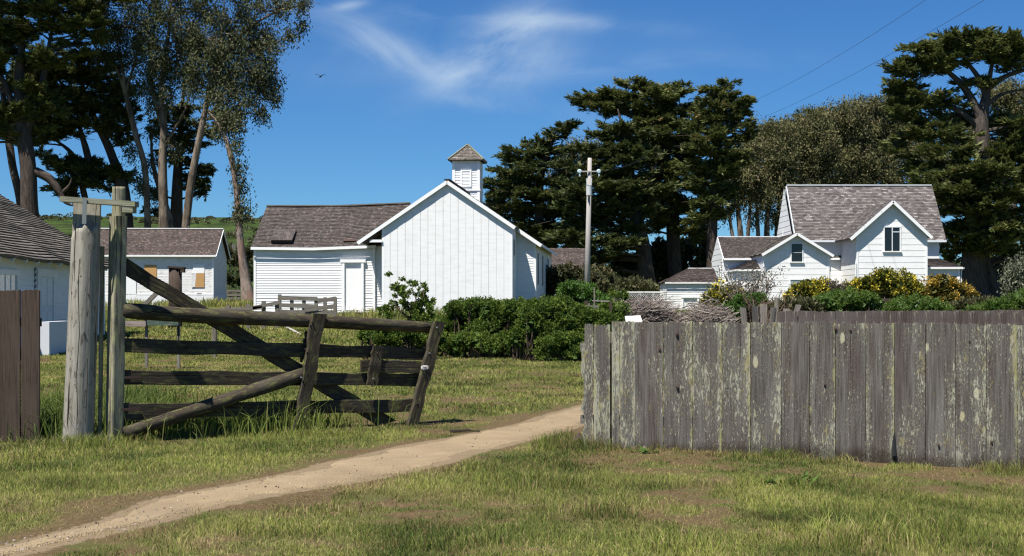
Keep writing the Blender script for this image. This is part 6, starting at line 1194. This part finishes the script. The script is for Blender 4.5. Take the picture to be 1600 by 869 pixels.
def openshrub(name, label, D, stems_, tufts, m_, leaf, stemm=STEM, dens=1.0):
    b0 = W(stems_[0][0][0], 0, D); base = Vector((b0.x, D, G(b0.x, D))); rt_ = empty(name, tuple(base), 0, label, 'shrub'); mb_ = MB(); mpp = D / FPX
    for s_ in stems_: P, Rr = pxpath(s_, D); P, Rr = smoothpath(P, Rr, 4); mb_.tube([p - base for p in P], Rr, 6, .05)
    V_, T_ = [], []
    for px, py, rx, ry in tufts:
        c = np.array(W(px, py, D + random.uniform(-.3, .3)) - base); r = np.array([rx, rx, ry]) * mpp; n = int(dens * 620 * (rx * ry) ** .5 / 14); kc = 8; cen = rng.normal(size=(kc, 3)) * .62; d = cen[rng.integers(0, kc, n)] + rng.normal(size=(n, 3)) * .20; P = c + d * r
        U = unit(d + rng.normal(size=(n, 3)) * .7 + np.array([0, 0, .4])) * (leaf * rng.uniform(.6, 1.4, n))[:, None]; Wv = unit(np.cross(U, rng.normal(size=(n, 3)))) * leaf * .34; V_.append(diamonds(P, U, Wv)); T_.append(rng.uniform(0, 1, n))
    mb_.build('stems', stemm, rt_); npmesh('foliage', np.concatenate(V_), 4, m_, rt_, tint=np.concatenate(T_)); return rt_
openshrub('open_branched_shrub', 'tall open shrub with bare crooked stems in front of the white gable wall', 36,
  [[(655, 540, 5), (648, 510, 4), (640, 485, 3.5), (628, 462, 3), (622, 450, 2)], [(652, 520, 4), (655, 495, 3), (662, 470, 2.5), (661, 452, 1.5)], [(645, 500, 3), (630, 490, 2.5), (618, 478, 1.5)], [(655, 530, 3), (668, 500, 2.5), (672, 480, 1.5)], [(640, 485, 2.5), (650, 470, 2), (645, 455, 1.5)], [(660, 540, 3), (640, 500, 2), (622, 482, 1.2)]],
  [(622, 447, 13, 8), (640, 449, 12, 7), (633, 460, 12, 8), (661, 455, 6, 8), (660, 470, 10, 8), (672, 475, 8, 7), (645, 480, 11, 8), (655, 492, 16, 10), (640, 500, 10, 8), (668, 500, 14, 14), (650, 512, 16, 10), (605, 483, 6, 4), (612, 478, 5, 5), (597, 484, 5, 3), (608, 492, 8, 5), (629, 474, 6, 5), (640, 520, 18, 10)], L_HEDGE, .065)
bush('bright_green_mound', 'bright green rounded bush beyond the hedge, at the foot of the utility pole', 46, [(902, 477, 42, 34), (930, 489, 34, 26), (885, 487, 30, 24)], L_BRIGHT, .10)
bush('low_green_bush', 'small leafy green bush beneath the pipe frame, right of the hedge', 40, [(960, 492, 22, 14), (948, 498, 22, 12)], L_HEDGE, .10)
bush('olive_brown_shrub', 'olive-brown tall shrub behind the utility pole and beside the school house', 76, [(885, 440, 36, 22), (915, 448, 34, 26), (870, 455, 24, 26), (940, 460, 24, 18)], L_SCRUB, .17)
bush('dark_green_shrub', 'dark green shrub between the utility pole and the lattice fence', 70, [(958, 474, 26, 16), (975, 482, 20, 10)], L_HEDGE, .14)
# brush piles
def brush(name, label, D, cx, cy, rx, ry, n, lnr=(.5, 1.4), curl=.3):
    mpp = D / FPX; c = W(cx, cy, D); base = Vector((c.x, D, G(c.x, D))); out = []; T_ = []
    for _ in range(n):
        a_ = random.uniform(0, math.pi); s_ = random.uniform(-1, 1); h_ = math.sqrt(max(0, 1 - s_ * s_)); x = s_ * rx * mpp; y = random.uniform(-1.2, 1.0); z = max(.1, (c.z - base.z)) * (random.uniform(.2, 1) ** .5) * h_ + ry * mpp * .8 * h_ * random.random()
        L = random.uniform(*lnr); th = random.uniform(-1.2, 1.2); d = Vector((math.cos(th), random.uniform(-.5, .5), math.sin(th) * .6)).normalized(); w_ = Vector((random.gauss(0, 1), random.gauss(0, 1), random.gauss(.3, 1))) * curl * L; r = random.uniform(.008, .02); t_ = random.random()
        p = [Vector((x, y, z)) + d * (L * (k / 4 - .5)) + w_ * ((k / 4) * (1 - k / 4)) for k in range(5)]
        for k in range(4):
            for nn_ in (Vector((0, -.7, .7)), Vector((0, .7, .7))):
                out.append([p[k] - nn_ * r, p[k + 1] - nn_ * r * .8, p[k + 1] + nn_ * r * .8, p[k] + nn_ * r]); T_.append(t_)
    o_ = npmesh(name, np.array([[tuple(v) for v in q] for q in out]), 4, TWIG, tint=np.array(T_)); o_.location = base; return tag(o_, label, 'brush pile')
brush('brush_pile', 'long heap of grey dead twigs in front of the lattice fence', 45, 1000, 487, 50, 13, 2400, (.5, 1.5))
brush('brush_pile', 'smaller tangle of thick bleached twigs left of the yellow flowering shrub', 43, 1107, 489, 24, 13, 500, (.6, 1.4), .5)
# farmhouse garden
bush('yellow_flowering_shrub', 'yellow-leaved shrub with drooping leaves beside the smaller twig tangle', 52, [(1135, 472, 20, 26), (1120, 488, 22, 20), (1148, 480, 14, 24)], L_YEL, .17, .8, wd=.28, up=-.2)
bush('bright_green_mound', 'bright green leafy bush between the yellow shrub and the collapsed fence', 48, [(1168, 484, 28, 20), (1150, 492, 24, 16), (1190, 478, 22, 14)], L_BRIGHT, .11)
def bareshrub(name, label, D, cx, ybase, spread, height, n, m_=STEM, leafm=None):
    mpp = D / FPX; c = W(cx, ybase, D); base = Vector((c.x, D, G(c.x, D))); mb_ = MB(); tips = []
    for k in range(n):
        tip = W(cx + random.uniform(-1, 1) * spread, ybase - height * random.uniform(.55, 1), D + random.uniform(-.7, .7)) - base; st = Vector((random.uniform(-.15, .15), 0, 0)); P, Rr = limb(st, tip, .022, .006, .15, 6); mb_.tube(P, Rr, 4, 0, False); tips.append(tip)
        for _ in range(5):
            q_ = P[random.randrange(2, 6)]; e = q_ + Vector((random.gauss(0, .3), random.gauss(0, .3), random.uniform(.1, .6))); P2, R2 = limb(q_, e, .010, .003, .15, 3); mb_.tube(P2, R2, 3, 0, False); tips.append(e)
    rt_ = empty(name, tuple(base), 0, label, 'shrub'); mb_.build('stems', m_, rt_)
    if leafm:
        T0 = np.array([tuple(t_) for t_ in tips]); P = np.repeat(T0, 14, 0) + rng.normal(size=(len(T0) * 14, 3)) * .14; U = rdir(len(P)) * .09; npmesh('foliage', diamonds(P, U, unit(np.cross(U, rdir(len(P)))) * .02), 4, leafm, rt_, tint=rng.uniform(0, 1, len(P)))
    return rt_
bareshrub('bare_shrub', 'thin grey half-bare shrub in front of the low porch wall of the farm house', 50, 1172, 500, 46, 78, 26, leafm=L_GREYB)
bareshrub('bare_shrub', 'tangle of bare twigs behind the collapsed fence boards', 30, 1196, 500, 36, 40, 22, TWIG if False else STEM, None)
Dg = 72.0
bush('yellow_flowering_shrub', 'yellow flowering shrub in front of the pale lower window of the farm house', Dg, [(1262, 458, 26, 18), (1246, 466, 16, 12), (1284, 456, 20, 16)], L_YEL, .16, .9)
bush('grey_green_shrub', 'dull grey-green shrub between the two yellow flowering shrubs', Dg, [(1308, 458, 20, 15), (1290, 450, 8, 7), (1325, 460, 16, 12)], L_GREYB, .15)
bush('yellow_flowering_shrub', 'largest bright yellow flowering shrub under the tall cross gable', Dg, [(1395, 446, 38, 20), (1360, 450, 32, 17), (1338, 456, 22, 14), (1420, 454, 20, 18), (1380, 462, 44, 16)], L_YEL, .17, 1.0)
bush('orange_flowering_shrub', 'orange and gold flowering shrub in front of the dark side porch', Dg, [(1470, 450, 28, 16), (1490, 456, 28, 14), (1452, 462, 18, 12), (1508, 464, 16, 9), (1470, 468, 34, 10)], L_ORG, .16, .8)
bush('round_green_shrub', 'large low dome of dark green foliage right of the picket scrap', 50, [(1318, 478, 52, 26), (1288, 484, 32, 22), (1350, 484, 30, 22)], L_MOUND, .085, wd=.22, up=.8)
bush('round_green_shrub', 'flatter dome of green foliage left of the orange flowering shrub', 50, [(1432, 483, 46, 21), (1405, 487, 28, 17), (1462, 487, 26, 15)], L_MOUND, .085, wd=.22, up=.8)
bush('spreading_green_shrub', 'bright green feathery shrub running off the right edge above the far fence', 44, [(1590, 480, 34, 20), (1555, 489, 34, 12), (1530, 492, 24, 8), (1620, 480, 30, 24)], L_MOUND, .09, wd=.18, up=1.0, ext=2)
bush('dry_garden_scrub', 'brown-green dry scrub along the picket scrap left of the large dome', 48, [(1240, 486, 30, 16), (1215, 492, 16, 12), (1262, 492, 20, 12)], L_SCRUB, .12, .8, ext=2)
bush('dry_garden_scrub', 'brown-green dry scrub between the flatter dome and the right edge', 52, [(1490, 488, 24, 12), (1515, 484, 26, 12), (1545, 480, 20, 10)], L_SCRUB, .12, .8, ext=2)
tree('olive_tree', 'small grey-green olive tree at the right edge beside the massive twin trunk', 80, [[(1573, 482, 12), (1578, 466, 9), (1590, 448, 7), (1600, 435, 5)]], [(1592, 430, 18, 14), (1606, 425, 18, 16), (1585, 442, 14, 10), (1612, 445, 14, 14)], leafm=L_OLIVE, barkm=BARK_GREY, kind='eu', dens=3.0, ln=.2)

# ------------------------------------------------------------------ grass
def blades(n_per_m2, yr, hr, wr, seed, xlim=None, mask=None, flatdry=False):
    r_ = np.random.default_rng(seed); y0, y1 = yr; n = int(n_per_m2 * (y1 - y0) * (y0 + y1) / 2 * .80)
    u = r_.random(n); y = np.sqrt(y0 ** 2 + u * (y1 ** 2 - y0 ** 2)); x = y * r_.uniform(-.40, .40, n)
    dr = dryness(x, y); pd = path_dist(x, y); keep = (pd > .07 - .42 * r_.random(n) ** 2.6) & (r_.random(n) > dr * (.1 if flatdry else .5))
    keep &= ~((x > 1.2) & (np.abs(y - (14.75 - (x / y * FPX + CX - 905) / 700 * .75)) < .05))
    if mask is not None: keep &= mask(x, y, r_)
    x, y, dr, pd = x[keep], y[keep], dr[keep], pd[keep]; n = len(x); tall = .55 + .9 * fbm(x * 2.1 + 9, y * 1.7, 3) ** 1.3 * (1 + .6 * sstep(fbm(x * .8, y * .8 + 4, 2), .5, .7))
    tall = np.minimum(tall, 1.25); edge = sstep(pd, 0, .5); h = r_.uniform(*hr, n) * tall * (.45 + .55 * edge) * (1 - .62 * dr); w_ = r_.uniform(*wr, n); a = r_.uniform(0, 2 * np.pi, n); b = r_.uniform(0, 2 * np.pi, n)
    lean = np.clip(np.abs(r_.normal(.42, .30, n)), 0, .85); z = gz(x, y); B = np.stack([x, y, z - .01], 1); wd = np.stack([np.cos(a), np.sin(a) * .5, np.zeros(n)], 1) * w_[:, None] * .5
    ld = np.stack([np.cos(b), np.sin(b), np.zeros(n)], 1) * (lean * h)[:, None]; M_ = B + ld * .35 + np.stack([0 * h, 0 * h, h * .6], 1); T_ = B + ld + np.stack([0 * h, 0 * h, h * (1 - .25 * lean)], 1)
    q = np.concatenate([np.stack([B - wd, B + wd, M_ + wd * .8, M_ - wd * .8], 1), np.stack([M_ - wd * .8, M_ + wd * .8, T_ + wd * .12, T_ - wd * .12], 1)])
    ti = np.clip(r_.uniform(0, 1, n) * .62 + 1.5 * (fbm(x * 1.6, y * 1.3 + 30, 4) - .5) + .19, 0, 1); dd = np.where(r_.random(n) < (.34 if flatdry else .17) + .55 * dr, r_.uniform(.5, 1, n), r_.uniform(0, .22, n) + .3 * dr); return q, np.tile(ti, 2), np.tile(dd, 2)
Q = [blades(3600, (8.0, 12.5), (.022, .078), (.003, .0062), 1), blades(1900, (12.5, 19), (.025, .08), (.0042, .0085), 2), blades(620, (19, 36), (.035, .09), (.009, .018), 3), blades(160, (36, 75), (.06, .14), (.025, .045), 4)]
_dr = dryness
Q.append(blades(4200, (8.0, 12.5), (.012, .045), (.003, .006), 21, flatdry=True)); Q.append(blades(1900, (12.5, 19), (.012, .045), (.004, .008), 22, flatdry=True)); Q.append(blades(500, (19, 34), (.02, .05), (.008, .015), 23, flatdry=True))
tag(npmesh('grass', np.concatenate([q[0] for q in Q]), 4, GRASS, tint=np.concatenate([q[1] for q in Q]), extra=np.concatenate([q[2] for q in Q])), kind='stuff')
def tallmask(spots):
    def f(x, y, r_):
        px = x / y * FPX + CX; k = np.zeros(len(x))
        for cx, cy, rx, ry in spots: k = np.maximum(k, np.exp(-(((x - cx) / rx) ** 2 + ((y - cy) / ry) ** 2)))
        return r_.random(len(x)) < k
    return f
sp1 = [(-5.0, 16.3, .55, .9), (-4.6, 17.2, .8, 1.0), (-3.6, 16.8, 1.0, .6), (-5.3, 18.5, .8, 1.2), (-4.35, 15.75, .35, .3), (-2.9, 17.6, .6, .5)]
q, ti, dd = blades(1500, (15.2, 21), (.22, .48), (.008, .016), 6, mask=tallmask(sp1)); tag(npmesh('tall_grass', q, 4, GRASS, tint=ti * .55, extra=dd * .4), kind='stuff')
sp2 = [(gpx(a, b).x, gpx(a, b).y, .16 + .2 * random.random(), .12 + .15 * random.random()) for a, b in [(560, 752), (395, 748), (520, 760), (700, 735), (880, 690), (860, 700), (250, 800), (190, 830), (600, 742), (930, 700), (1130, 712), (1165, 715), (1290, 718), (1340, 720), (1420, 716), (1220, 716), (1000, 705), (1060, 706), (1500, 726), (20, 720), (130, 700), (210, 690), (340, 680), (680, 665), (500, 680), (590, 670), (1240, 760), (1440, 830), (1110, 760), (700, 855), (520, 800), (60, 700), (1550, 735), (850, 760), (960, 800), (1350, 850), (1050, 860), (300, 850)]]
q, ti, dd = blades(4200, (8.5, 16.2), (.07, .17), (.004, .008), 8, mask=tallmask(sp2)); tag(npmesh('grass_tufts', q, 4, GRASS, tint=ti * .9 + .05, extra=dd), kind='stuff')
sp3 = [(-18, 88, 6, 1.5), (-6, 64.5, 3.2, .8), (-1.5, 63.5, 4, .8)]
q, ti, dd = blades(160, (30, 90), (.3, .6), (.03, .05), 9, mask=tallmask(sp3)); tag(npmesh('meadow_grass', q, 4, GRASS, tint=ti, extra=dd), kind='stuff')
# pebbles and straw on the path
n = 600; k = rng.integers(0, len(PC), n); s_ = rng.uniform(-1.15, 1.15, n) * PW[k]; x = PC[k, 0] + nrm[k, 0] * s_ + rng.normal(size=n) * .1; y = PC[k, 1] + nrm[k, 1] * s_ + rng.normal(size=n) * .1; ok = (y > 8) & (y < 24); x, y = x[ok], y[ok]; n = len(x)
P = np.stack([x, y, gz(x, y) + .02], 1); U = rdir(n) * rng.uniform(.008, .03, (n, 1)); U[:, 2] = np.abs(U[:, 2]) * .4; tag(npmesh('path_litter', diamonds(P - U / 2, U, unit(np.cross(U, rdir(n))) * .006 + np.array([0, 0, .003])), 4, TWIG, tint=rng.uniform(.1, .6, n)), kind='stuff')
# soil hole and broad-leaved weeds
def weed(px, py, n, ln, label):
    c = gpx(px, py); P = np.repeat(np.array([tuple(c)]), n, 0) + rng.normal(size=(n, 3)) * np.array([.07, .05, 0]); a = rng.uniform(0, 2 * np.pi, n); U = np.stack([np.cos(a), np.sin(a), rng.uniform(.25, .9, n)], 1) * ln * rng.uniform(.6, 1.2, (n, 1)); Wv = unit(np.cross(U, [0, 0, 1.])) * ln * .22
    o_ = npmesh('broadleaf_weed', diamonds(P, U, Wv), 4, L_BRIGHT, tint=rng.uniform(0, .8, n)); tag(o_, label, 'weed')
weed(1210, 758, 26, .10, 'leafy green weed growing in the lawn left of the other weed'); weed(1243, 757, 26, .11, 'leafy green weed in the lawn below the middle of the front fence'); weed(1010, 708, 20, .09, 'green weed at the foot of the front fence near its left end')
c = gpx(905, 692); mb = MB(); mb.tube([c + Vector((-.07, .02, -.03)), c + Vector((.0, 0, .045)), c + Vector((.10, 0, -.03))], [.05, .06, .04], 9, .25); tag(mb.build('soil_hole_lump', RUST), 'dark lump standing in for a soil hole at the left foot of the front fence', 'hole')  # dark raised lump added in place of the soil hole
